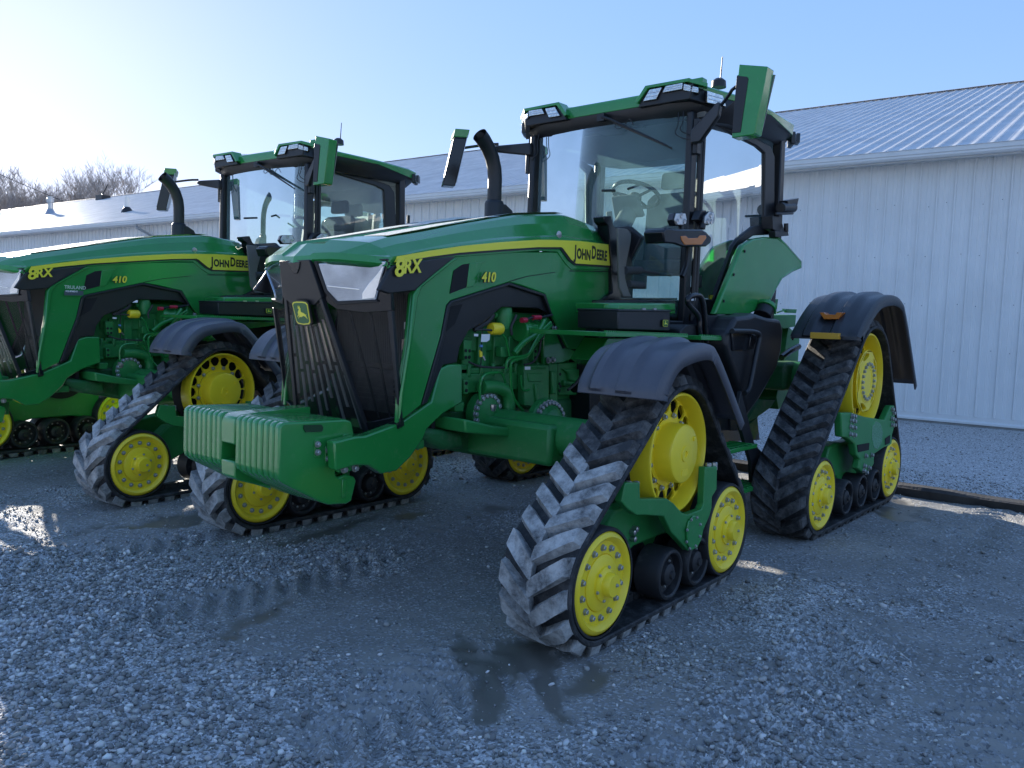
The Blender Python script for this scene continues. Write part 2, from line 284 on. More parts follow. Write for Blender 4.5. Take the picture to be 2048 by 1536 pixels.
# loose stones, one mesh
def ico():
    p=(1+5**.5)/2; v=np.array([(-1,p,0),(1,p,0),(-1,-p,0),(1,-p,0),(0,-1,p),(0,1,p),(0,-1,-p),(0,1,-p),(p,0,-1),(p,0,1),(-p,0,-1),(-p,0,1)])/1.9
    f=np.array([(0,11,5),(0,5,1),(0,1,7),(0,7,10),(0,10,11),(1,5,9),(5,11,4),(11,10,2),(10,7,6),(7,1,8),(3,9,4),(3,4,2),(3,2,6),(3,6,8),(3,8,9),(4,9,5),(2,4,11),(6,2,10),(8,6,7),(9,8,1)]); return v,f
IV,IF=ico()
def stones(n,x0,x1,y0,y1,smin,smax,pw=1.0,mode=0):
    x=rng.uniform(x0,x1,n*4); y=rng.uniform(y0,y1,n*4); d=gravel_den(x,y)**pw; k=rng.uniform(0,1,n*4)<d
    uf=((np.abs(x)<1.05)|(np.abs(x-3.1)<1.2))&(np.abs(np.abs(y)-1.45)<.33); k&=~uf
    # keep what the camera side can see
    dx=x+3.887; dy=y+3.884; az=np.degrees(np.arctan2(dy,dx)); k&=(az>-12)&(az<92)
    x=x[k][:n]; y=y[k][:n]; n=len(x); s=smin+(smax-smin)*rng.uniform(0,1,n)**2.6
    z=ground_h(x,y)+s*.18
    q=rng.normal(size=(n,4)); q/=np.linalg.norm(q,axis=1)[:,None]; a,b_,c,d_=q.T
    Rm=np.stack([1-2*(c*c+d_*d_),2*(b_*c-a*d_),2*(b_*d_+a*c),2*(b_*c+a*d_),1-2*(b_*b_+d_*d_),2*(c*d_-a*b_),2*(b_*d_-a*c),2*(c*d_+a*b_),1-2*(b_*b_+c*c)],1).reshape(n,3,3)
    jit=1+rng.uniform(-.28,.28,(n,12,1)); sc=np.stack([rng.uniform(.75,1.3,n),rng.uniform(.6,1.,n),rng.uniform(.4,.85,n)],1)
    V=IV[None]*jit*sc[:,None,:]*s[:,None,None]*.5; V=np.einsum('nij,nkj->nki',Rm,V); V[:,:,2]*=.8; V+=np.stack([x,y,z],1)[:,None,:]
    F=IF[None]+(np.arange(n)*12)[:,None,None]; tone=np.repeat(rng.uniform(0,1,n),12)
    return V.reshape(-1,3),F.reshape(-1,3),tone
parts=[stones(30000,-3.4,-.2,-4.0,2.0,.010,.036,1.3),stones(26000,-2.0,6.0,-5.0,6.0,.007,.028,.8),stones(40000,-3.4,1.8,-4.0,3.8,.005,.015,.6),stones(2500,-3.2,3.0,-4.0,2.0,.02,.05,1.),stones(9000,4.7,11.3,-4,8,.012,.03,.4)]
Vs=[];Fs=[];Ts=[];o_=0
for v_,f_,t_ in parts: Vs.append(v_);Fs.append(f_+o_);Ts.append(t_);o_+=len(v_)
me=bpy.data.meshes.new('gravel'); fastmesh(me,np.concatenate(Vs).astype(np.float32),np.concatenate(Fs)); fattr(me,'tone',np.concatenate(Ts))
sm=bpy.data.materials.new('crushed_limestone'); sm.use_nodes=True; t=sm.node_tree; N=t.nodes; L=t.links; b=N['Principled BSDF']; at=N.new('ShaderNodeAttribute'); at.attribute_name='tone'
cr=N.new('ShaderNodeValToRGB'); cr.color_ramp.elements[0].color=(.19,.187,.18,1); cr.color_ramp.elements[1].color=(.88,.86,.82,1); e=cr.color_ramp.elements.new(.45); e.color=(.31,.30,.28,1); e=cr.color_ramp.elements.new(.8); e.color=(.47,.455,.43,1)
L.new(at.outputs['Fac'],cr.inputs[0]); geo=N.new('ShaderNodeNewGeometry'); nz=N.new('ShaderNodeTexNoise'); nz.inputs['Scale'].default_value=90; L.new(geo.outputs['Position'],nz.inputs['Vector'])
mm=N.new('ShaderNodeMix'); mm.data_type='RGBA'; mm.blend_type='MULTIPLY'; mm.inputs['Factor'].default_value=.25; L.new(cr.outputs[0],mm.inputs[6]); L.new(nz.outputs['Color'],mm.inputs[7]); L.new(mm.outputs[2],b.inputs['Base Color']); b.inputs['Roughness'].default_value=.75
me.materials.append(sm); tag(link('gravel',me),'loose crushed grey limestone scattered over the muddy yard','gravel',kind='stuff')
# ================================================================ BUILDING
WNx,WNy=.99775379,.0669879; WD=11.5797976; WO=-1.5326+.2145
def wp(s,z,dep=0): return Vector((WNx*(WD+dep)+WNy*(WO+s),WNy*(WD+dep)-WNx*(WO+s),z))
shed=bpy.data.objects.new('metal_shed',None); C.objects.link(shed); shed.location=wp(0,0)
tag(shed,'long white ribbed metal shed with galvanised roof and gutter behind the tractors','shed')
# local frame of the shed: x along the wall to the picture's right, y into the building, z up
A=math.atan2(-WNx,WNy); shed.rotation_euler=(0,0,A)   # local +x = (WNy,-WNx)
# local +y = rotate x by 90 = (WNx,WNy)
S0,S1=-284*.2743,16; RIB=.2743; EAVE=4.52; DEP,RH=13.2,9.05
def ribprof(w,h,base,mh):
    p=[];
    for k in range(3):
        a=k*w
        p+=[(a,0),(a+.002,.008),(a+.008,.008),(a+.012,-h),(a+.036,-h),(a+.050,0)]
        for f_ in (.42,.70): c=a+.03+w*f_*.9; p+=[(c-.012,0),(c,-mh),(c+.012,0)]
    p+=[(3*w,0)]; return p
pr=ribprof(RIB,.032,0,.009)
b_=MB(); b_.loft([[(x,y,.16) for x,y in pr],[(x,y,EAVE) for x,y in pr]]); sidm=b_.mesh('siding_panel',SIDE)
n=int((S1-S0)/(3*RIB))
for i in range(n): link('siding_panel',sidm,shed,(S0+i*3*RIB+(0.0),0,0))
slope=math.atan2(RH-4.62,DEP+.42); SL=math.hypot(RH-4.62,DEP+.42)
pr=[]
for k in range(3): a_=k*RIB; pr+=[(a_,0),(a_+.016,-.021),(a_+.040,-.021),(a_+.056,0),(a_+.118,0),(a_+.123,-.003),(a_+.128,0),(a_+.198,0),(a_+.203,-.003),(a_+.208,0)]
pr+=[(3*RIB,0)]
b_=MB(); b_.loft([[(x,0,-y) for x,y in pr],[(x,SL,-y) for x,y in pr]]); rfm=b_.mesh('roof_panel',ROOFM)
for i in range(n): link('roof_panel',rfm,shed,(S0+i*3*RIB,-.42,4.62+random.uniform(0,.002)),(slope,0,0))
b_=MB(); b_.slab([(S0,DEP,RH-.03),(S1,DEP,RH-.03),(S1,DEP*2+.42,4.6),(S0,DEP*2+.42,4.6)],(0,0,-.03)); b_.obj('roof_back',ROOFM,shed,smooth=False)
b_=MB(); b_.slab([(S0,DEP-.16,RH+.01),(S0,DEP,RH+.06),(S0,DEP+.16,RH+.01)],(S1-S0,0,0)); b_.obj('ridge_cap',ROOFM,shed,smooth=False)
b_=MB(); 
for sx in (S0,S1-.05): b_.slab([(sx,.05,0),(sx,DEP*2-.05,0),(sx,DEP*2-.05,4.5),(sx,DEP,RH-.1),(sx,.05,4.5)],(.05,0,0))
b_.box((S0,DEP*2-.05,0),(S1,DEP*2,4.5)); b_.box((S0+.06,.03,.02),(S1-.06,.05,4.5)); b_.obj('wall',SIDE,shed,smooth=False)
b_=MB(); b_.box((S0,-.012,.075),(S1,.02,.165)); b_.slab([(S0,-.05,.03),(S0,-.05,.06),(S0,-.012,.085),(S0,.02,.085),(S0,.02,.03)],(S1-S0,0,0)); b_.obj('base_trim',TRIM,shed,smooth=False)
b_=MB(); b_.box((S0,-.02,-.02),(S1,.3,.028)); b_.obj('footing',mat('concrete',(.3,.3,.29),.8,var=.2),shed,smooth=False)
# gutter: open trough with rolled lip
gp=[(-.42,4.60),(-.42,4.48),(-.435,4.46),(-.52,4.46),(-.545,4.49),(-.545,4.52),(-.56,4.535),(-.56,4.60),(-.575,4.612),(-.555,4.612),(-.548,4.605),(-.548,4.54),(-.53,4.525),(-.53,4.49),(-.515,4.472),(-.432,4.472)]
b_=MB(); b_.slab([(S0,y,z) for y,z in gp],(S1-S0,0,0)); b_.obj('gutter',TRIM,shed,smooth=False)
b_=MB(); b_.box((S0,-.415,4.44),(S1,-.395,4.60)); b_.obj('fascia',TRIM,shed,smooth=False)
b_=MB(); b_.box((.0,-.395,4.485),(.176,-.001,4.495)); b_.box((.176,-.395,4.49),(.183,-.001,4.50)); sf=b_.mesh('soffit_panel',TRIM)
for i in range(int((S1-S0)/.183)-60):
    if i*.183+S0>-45 and i*.183+S0<12: link('soffit_panel',sf,shed,(S0+i*.183,0,0))
b_=MB(); b_.box((S0,-.395,4.502),(S1,-.002,4.51)); b_.obj('soffit_backing',TRIM,shed,smooth=False)
b_=MB(); 
for dx in (0,.0): b_.tube([(-23.0,-.49,4.47),(-23.0,-.49,4.36),(-22.72,-.10,4.10),(-22.72,-.06,3.95),(-22.72,-.06,.2)],.05,4)
b_.obj('downspout',TRIM,shed,smooth=False)
# screws on the siding
sc=MB(); sc.lathe([(.007,0),(.007,-.005),(.003,-.008)],6); scm=sc.mesh('screw',mat('screw_head',(.1,.1,.12),.5))
for zz in (1.25,2.05,2.9,3.75):
    for k in range(36):
        if (k*7+int(zz*10))%3: link('screw',scm,shed,(-6.2+k*.2743+.07,-.001,zz+.03*((k*5)%3-1)))
# roof penetrations
def onroof(s,d): return Vector((s,d,4.62+(d+.42)*math.tan(slope)))
q_=onroof(-43.3,5.64); b_=MB(); b_.lathe([(.14,-.1),(.14,.62),(.19,.64),(.19,.82),(.14,.84),(.14,.95)],14,tuple(q_),'z'); b_.lathe([(.32,-.12),(.16,.28)],12,tuple(q_),'z'); b_.obj('vent_pipe',STEEL,shed)
q_=onroof(-29.4,2.6); b_=MB(); b_.lathe([(.10,0),(.10,.62)],12,tuple(q_),'z'); b_.obj('vent_stack',WHITE,shed); b_=MB(); b_.lathe([(.26,-.08),(.2,.1),(.12,.2)],10,tuple(q_),'z'); b_.obj('pipe_boot',BLK,shed)
b_=MB(); q_=onroof(-49.9,11.9); b_.box(tuple(q_+Vector((-.4,-.3,-.2))),tuple(q_+Vector((.4,.3,.25)))); b_.tube([q_+Vector((-1,0,.05)),q_+Vector((0,0,.35)),q_+Vector((.6,0,.9))],.03,6); b_.obj('ridge_bracket',BLK,shed)
# timber curb
b_=MB(); 
def timber(y0,y1,seed,lab):
    b=MB(); secs=[]; n=int(abs(y1-y0)/.25)+2
    for i in range(n):
        y=y0+(y1-y0)*i/(n-1); j=lambda k:(vnoise(np.array([y*2.]),np.array([k*3.+seed]),9)[0]-.5)*.03; x=4.60+.05*(y+1.7)*-.5
        secs.append([(x-.08+j(1),y,-.03),(x-.085+j(2),y,.06+j(3)),(x-.06+j(4),y,.08+j(5)),(x+.07+j(6),y,.078+j(7)),(x+.085+j(8),y,.05),(x+.08,y,-.03)])
    b.loft(secs,closed=True); o=b.obj('timber_curb',WOOD,None,smooth=False); tag(o,lab,'timber','dark timbers edging the gravel'); return o
timber(-8.4,-2.9,1,'dark weathered timber edging the gravel at the right edge of the picture')
timber(-2.88,-.4,2,'dark weathered timber edging behind the near rear track of the front tractor')
timber(-.38,2.1,5,'dark weathered timber edging seen under the front tractor behind its steps')
# ================================================================ TREES
def tree(name,x,y,h,seed,label,spread=1.0):
    r=random.Random(seed); root=bpy.data.objects.new(name,None); C.objects.link(root); root.location=(x,y,0); tag(root,label,'tree','bare winter trees beyond the shed')
    T_=MB(); B=MB()
    def limb(mb,p,d,ln,rad,lv):
        n=4 if lv<2 else 3; pts=[p]; q=p.copy(); dd=d.copy()
        for i in range(n):
            dd=(dd+Vector((r.uniform(-1,1),r.uniform(-1,1),r.uniform(-.3,.7)))*.16).normalized(); q=q+dd*ln/n; pts.append(q.copy())
        mb.tube(pts,[rad*(1-.55*i/n) for i in range(n+1)],5 if lv<2 else 3,caps=False)
        if lv>=5: return
        k={0:9,1:6,2:5,3:5,4:4}[lv]
        for i in range(k):
            f_=r.uniform(.35,1) if lv else .35+.65*i/(k-1); idx=min(int(f_*n),n-1); b0=pts[idx].lerp(pts[idx+1],f_*n-idx)
            a=r.uniform(0,2*pi); side=Vector((cos(a),sin(a),0)); nd=(dd*.75+side*(.75*spread if lv<2 else .7)+Vector((0,0,.35))).normalized()
            limb(B,b0,nd,ln*r.uniform(.5,.72),max(rad*.5*(1-.3*f_),.018),lv+1)
    limb(T_,Vector((0,0,-.3)),Vector((0,0,1)),h*.42,h*.016,0)
    T_.obj('trunk',BARK,root); link('crown',mkmesh('crown',B.v,B.f,BARK),root)
tree('bare_tree',22,84,17,3,'bare tree beyond the shed roof at the left edge of the picture')
tree('bare_tree',27,90,18.5,8,'tall bare tree standing behind the metal vent pipe')
tree('bare_tree',37,92,21,12,'tallest bare tree beyond the shed, right of the vent pipe')
tree('bare_tree',44,92,19,19,'rightmost bare tree, ending above the shed ridge')
tree('bare_tree',32,99,19,27,'bare tree farther back between the tall ones')
tree('bare_tree',34,95,17.5,41,'slender bare tree just left of the tallest one')
tree('bare_tree',41,96,16.5,52,'bare tree between the tallest and the rightmost one')
tree('bare_tree',16,84,15,31,'bare tree just outside the left end of the row')
b_=MB(); pts=[Vector((14,70,13.6)).lerp(Vector((60,105,11)),i/14)-Vector((0,0,1.6*sin(pi*i/14))) for i in range(15)]
b_.tube(pts,.03,4); tag(b_.obj('power_cable',CABLE),'thin overhead cable crossing the bare trees at the left','cable')
for k,(px_,py_,pz_) in enumerate([(14,70,13.6),(60,105,11)]):
    b_=MB(); b_.tube([(px_,py_,-.3),(px_,py_,pz_+.4)],[.17,.11],10); o=b_.obj('utility_pole',WOOD); tag(o,['wooden utility pole carrying the cable left of the picture','wooden utility pole carrying the cable beyond the shed'][k],'pole')
# ================================================================ TRACTOR
tr=bpy.data.objects.new('tracked_tractor',None); C.objects.link(tr)
tag(tr,'green tracked tractor in front with suitcase weights on its nose','tractor','two green tracked tractors')
STEER=R(1.98)
# ---- wheels
def idler(name,r,par,loc,rot,hw=.2):
    b=MB(); f=-hw
    b.lathe([(.02,hw-.01),(r,hw-.01),(r+.004,hw-.03),(r+.004,.05),(r*.55,.04),(r*.55,-.04),(r+.004,-.05),(r+.004,f+.03),(r,f+.012),(r-.012,f),(r*.90,f-.006),(r*.845,f+.004),(r*.80,f+.022),(r*.565,f+.022),(r*.555,f+.028),(r*.545,f+.018),(r*.50,f+.012),(r*.34,f+.004),(r*.335,f-.006),(r*.30,f-.008),(r*.27,f-.010),(r*.235,f-.016),(r*.225,f-.045),(r*.205,f-.054),(.0,f-.055)],48)
    o=b.obj(name,YEL,par,loc=loc,rot=rot)
    t_=MB(); t_.lathe([(r+.005,hw-.015),(r+.021,hw-.03),(r+.021,.06),(r+.005,.05)],48,cap=False); t_.lathe([(r+.005,-.05),(r+.021,-.06),(r+.021,f+.015),(r+.014,f+.004),(r+.002,f+.004)],48,cap=False); t_.obj('rubber_tyre',TYRE,o)
    for k in range(14):
        a=2*pi*(k+.5)/14; link('bolt',BOLTM,o,(r*.685*cos(a),f+.022,r*.685*sin(a)))
    for k in range(6):
        a=2*pi*k/6+.3; link('small_bolt',BOLTS,o,(r*.32*cos(a),f-.006,r*.32*sin(a)))
    link('small_bolt',BOLTS,o,(r*.07,f-.055,0)); return o
def roller(par,loc,rot,r=.145,hw=.19):
    b=MB(); f=-hw
    b.lathe([(.02,hw),(r-.02,hw),(r,hw-.015),(r,.04),(r*.6,.035),(r*.6,-.035),(r,-.04),(r,f+.02),(r-.008,f+.004),(r-.022,f),(r-.030,f+.008),(r-.034,f+.05),(.075,f+.06),(.062,f+.03),(.058,f+.012),(.045,f+.004),(.025,f),(.022,f-.012),(0,f-.013)],36)
    o=b.obj('mid_roller',TYRE,par,loc=loc,rot=rot)
    for k in range(10):
        a=2*pi*k/10; link('small_bolt',BOLTS,o,(.088*cos(a),f+.056,.088*sin(a)))
    return o
def slotted_disc(mb,r0,r1,ri,ro,n,y,dep,frac=.62):
    # annulus with n rounded slots, slot walls going back by dep
    for k in range(n):
        a0=2*pi*k/n; w=2*pi/n; am=a0+w/2; hw=w/2*frac
        P=lambda r,a,yy=y:(r*cos(a),yy,r*sin(a))
        outer=[P(r0,a0),P(r0,am),P(r0,a0+w),P((r0+r1)/2,a0+w),P(r1,a0+w),P(r1,am),P(r1,a0),P((r0+r1)/2,a0)]
        m=(ri+ro)/2; inn=[(ri+.012,am-hw*.72),(ri,am),(ri+.012,am+hw*.72),(m+.006,am+hw*1.08),(ro-.014,am+hw*.85),(ro,am),(ro-.014,am-hw*.85),(m+.006,am-hw*1.08)]
        hole=[P(*q) for q in inn]; back=[P(r_,a_,y+dep) for r_,a_ in inn]
        f=[(i,(i+1)%8,(i+1)%8+8,i+8) for i in range(8)]+[(i+8,(i+1)%8+8,(i+1)%8+16,i+16) for i in range(8)]
        mb.add(outer+hole+back,f)
def drive_front(par,loc,rot,s,hw=.2):
    # s=-1: hub faces -y
    b=MB(); r=.333; e=hw*s; q=lambda v:e-(.32-v)*s
    b.lathe([(r-.02,q(.19)),(r,q(.20)),(r,q(.315)),(r-.004,q(.323)),(r-.014,q(.325)),(r-.020,q(.315)),(r-.030,q(.262)),(r-.034,q(.240))],56,cap=False)
    slotted_disc(b,.190,r-.033,.214,.2995,17,q(.240),.012*-s,.88)
    b.lathe([(.192,q(.250)),(.186,q(.238)),(.165,q(.236)),(.163,q(.34)),(.158,q(.352)),(.148,q(.357)),(.045,q(.357)),(.043,q(.363)),(.018,q(.363)),(.016,q(.355)),(0,q(.355))],48)
    o=b.obj('drive_wheel',YEL,par,loc=loc,rot=rot)
    d=MB(); d.lathe([(.31,-hw*s*.8),(.31,q(.17)),(.12,q(.165))],32); d.obj('dark_slot_backing',DARK,o)  # black backing added so the slots look dark; shade put into colour
    for k in range(12):
        a=2*pi*(k+.5)/12; bo=link('bolt',BOLTM,o,(.203*cos(a),q(.247),.203*sin(a)))
        if s>0: bo.rotation_euler=(pi,0,0)
    pl=MB(); pl.lathe([(.014,q(.357)),(.014,q(.364)),(.007,q(.364))],10,(.10,0,.075)); pl.obj('plug',YEL,o)
    pl=MB(); pl.slab([(-.035,q(.356),-.12),(.035,q(.356),-.125),(.04,q(.356),-.09),(-.03,q(.356),-.085)],(0,.003*s,0)); pl.obj('cast_plate',YEL,o); return o
def drive_rear(par,loc,rot,s,hw=.22):
    b=MB(); r=.410; e=hw*s; q=lambda v:e-(.32-v)*s
    b.lathe([(r-.02,q(.17)),(r,q(.18)),(r,q(.312)),(r-.006,q(.322)),(r-.018,q(.322)),(r-.026,q(.305)),(r-.04,q(.20))],60,cap=False)
    slotted_disc(b,.235,r-.04,.258,.360,16,q(.20),.012*-s,.84)
    b.lathe([(.236,q(.20)),(.232,q(.285)),(.262,q(.300)),(.268,q(.310)),(.262,q(.316))],56,cap=False)
    slotted_disc(b,.185,.262,.196,.252,5,q(.316),.03*-s,.55)
    b.lathe([(.186,q(.316)),(.180,q(.320)),(.115,q(.320)),(.105,q(.312)),(.10,q(.26)),(0,q(.255))],40)
    o=b.obj('drive_wheel',YEL,par,loc=loc,rot=rot)
    d=MB(); d.lathe([(.38,-hw*s*.8),(.38,q(.14)),(.12,q(.13))],32); d.obj('dark_slot_backing',DARK,o)  # black backing again, painting the shade behind the rear wheel slots
    for k in range(20):
        a=2*pi*k/20; bo=link('bolt',BOLTM,o,(.150*cos(a),q(.320),.150*sin(a)))
        if s>0: bo.rotation_euler=(pi,0,0)
    return o
def hull(circ,step=.02):
    # closed outer path of circles given counter-clockwise (x,z,R): list of (x,z,nx,nz)
    out=[]; n=len(circ); tang=[]
    for i in range(n):
        x1,z1,r1=circ[i]; x2,z2,r2_=circ[(i+1)%n]; dx,dz=x2-x1,z2-z1; d=math.hypot(dx,dz); a=math.atan2(dz,dx); b=math.acos((r1-r2_)/d); th=a-b
        tang.append(th)
    for i in range(n):
        x,z,r=circ[i]; a0=tang[i-1]; a1=tang[i]
        while a1<a0: a1+=2*pi
        k=max(2,int((a1-a0)*r/step))
        for j in range(k+1): t=a0+(a1-a0)*j/k; out.append((x+r*cos(t),z+r*sin(t),cos(t),sin(t)))
        x2,z2,r2_=circ[(i+1)%n]; p=(x+r*cos(tang[i]),z+r*sin(tang[i])); q=(x2+r2_*cos(tang[i]),z2+r2_*sin(tang[i])); L_=math.dist(p,q); k=int(L_/step)
        for j in range(1,k): out.append((p[0]+(q[0]-p[0])*j/k,p[1]+(q[1]-p[1])*j/k,cos(tang[i]),sin(tang[i])))
    return out
LH=.055
def belt(par,loc,rot,circ,mfun,w,pitch=.145,phase=0,lmin=0):
    th=.028; path=hull(circ); secs=[]
    for x,z,a,c in path+[path[0]]: secs.append([(x,-w,z),(x+a*th,-w,z+c*th),(x+a*th,w,z+c*th),(x,w,z)])
    b=MB(); b.loft(secs,closed=True,cap=False); o=b.obj('track_belt',RUB,par,loc=loc,rot=rot); bev(o,.006,1)
    P=[(x+a*th,z+c*th,a,c) for x,z,a,c in path]; P.append(P[0]); cum=[0]
    for p,q in zip(P[:-1],P[1:]): cum.append(cum[-1]+math.dist(p[:2],q[:2]))
    Lt=cum[-1]; n=round(Lt/pitch); cu=np.array(cum); PA=np.array(P)
    def at(s_): s_=s_%Lt; return [np.interp(s_,cu,PA[:,k]) for k in range(4)]
    rr=random.Random(3)
    for side in (1,-1):
        for k in range(n):
            s0=(k+(.5 if side>0 else 0)+phase)*Lt/n; x0,z0,a0,c0=at(s0-.08); m=mfun(x0,z0,a0,c0); b=MB(); rows=[]; jw=rr.uniform(.93,1.05); jh=rr.uniform(.86,1.03)
            # (y fraction, upstream shift, half width)
            for yf,sh,hwid,hh in ((-.05,.0,.030,.96),(.02,.012,.038,1),(.45,.082,.040,1),(.80,.140,.040,1),(.87,.150,.038,.9),(.95,.160,.040,.12)):
                row=[]
                for dx,h in ((-hwid*1.32,-.004),(-hwid*jw,LH*hh*jh),(hwid*jw,LH*hh*jh),(hwid*1.32,-.004)):
                    x,z,a,c=at(s0-sh*(w/.3)*1.25-dx+.08); l_=math.hypot(a,c); yy=w*yf+(.012 if yf<0 and h<0 else 0); row.append((x+a/l_*h,yy*side,z+c/l_*h))
                rows.append(row)
            b.loft(rows,closed=True); me=b.mesh('tread_lug',m); lo=link('tread_lug',me,o)
    g=MB()
    for k in range(n*2):
        s=k*Lt/(n*2); i=max(j for j in range(len(cum)) if cum[j]<=s); i=min(i,len(path)-1); x,z,a,c=path[i]
        g.loft([[(x-c*w_-a*h_,y,z+a*w_-c*h_) for w_,y in ((-.03,-.03),(.03,-.03),(.03,.03),(-.03,.03))] for h_ in (-.004,.04)],closed=True)
    tag(g.obj('drive_lugs',RUB,o,smooth=False),kind='stuff'); return o
def lug_front(x,z,a,c): return RUBD if (a<.35 and x<.0 and z<.93) or z<.12 else (RUBM if a<0 else RUB)
def lug_rear(x,z,a,c): return RUBM
ZR=.0805
FU=[(-.703,.334,.2494+.022),(.703,.334,.2653+.008),(.085,.87,.333+.022)]
RU=[(-.868,.3235,.2645+.010),(.868,.3235,.2645+.010),(.185,1.140,.410+.035)]
def unit_pt(cx,cy,rot,x,y,z=0): return (cx+x*cos(rot)-y*sin(rot),cy+x*sin(rot)+y*cos(rot),z)
FW,RW=.20,.22
for s in (-1,1):
    cx,cy,rt_=0,(-1.757+FW if s<0 else 1.147+FW),STEER
    P_=lambda x,z,y=0:unit_pt(cx,cy,rt_,x,y,z)
    idler('front_idler',.2494,tr,P_(-.703,.3339),(0,0,rt_),FW); idler('rear_idler',.2653,tr,P_(.703,.3339),(0,0,rt_),FW)
    roller(tr,P_(.0,.212),(0,0,rt_),hw=FW-.01); roller(tr,P_(.335,.212),(0,0,rt_),hw=FW-.01) 
    if s>0: roller(tr,P_(-.33,.212),(0,0,rt_),hw=FW-.01)
    drive_front(tr,P_(.085,.87),(0,0,rt_),s,FW-.042)
    belt(tr,P_(0,0),(0,0,rt_),FU,lug_front,FW,phase=.25)
    cx,cy,rt_=3.11,(-1.757+RW if s<0 else 1.147+RW),0
    idler('front_idler',.2645,tr,P_(-.868,.3235),(0,0,0),RW); idler('rear_idler',.2645,tr,P_(.868,.3235),(0,0,0),RW)
    for x in (-.26,.11,.48): roller(tr,P_(x,.214),(0,0,0),hw=RW-.01)
    drive_rear(tr,P_(.185,1.140),(0,0,0),s,RW-.05)
    belt(tr,P_(0,0),(0,0,0),RU,lug_rear,RW,phase=.1)
# ---- track frames
def both(fn):
    for s in (-1,1): fn(s)
def mir(pts,s): return [(x,y*-s,z) for x,y,z in pts]   # traced points are on the left (y<0): s=-1 keeps them
FR1=[(-0.530,-1.765,0.789),(-0.519,-1.765,0.796),(-0.393,-1.765,0.779),(-0.382,-1.765,0.694),(-0.110,-1.765,0.655),(-0.034,-1.765,0.616),(0.065,-1.765,0.547),(0.123,-1.765,0.530),(0.280,-1.765,0.533),(0.308,-1.765,0.558),(0.304,-1.765,0.695),(0.306,-1.765,0.773),(0.453,-1.765,0.760),(0.463,-1.765,0.624),(0.409,-1.765,0.587),(0.410,-1.765,0.522),(0.389,-1.765,0.481),(0.296,-1.765,0.379),(0.241,-1.765,0.331),(0.154,-1.765,0.319),(0.082,-1.765,0.371),(-0.047,-1.765,0.461),(-0.137,-1.765,0.564),(-0.326,-1.765,0.602),(-0.408,-1.765,0.614),(-0.498,-1.765,0.662),(-0.554,-1.765,0.705)]
FRP=[(0.278,-1.680,0.450),(0.336,-1.680,0.475),(0.393,-1.680,0.465),(0.444,-1.680,0.421),(0.465,-1.680,0.372),(0.450,-1.680,0.318),(0.397,-1.680,0.273),(0.325,-1.680,0.272),(0.275,-1.680,0.326),(0.263,-1.680,0.403)]
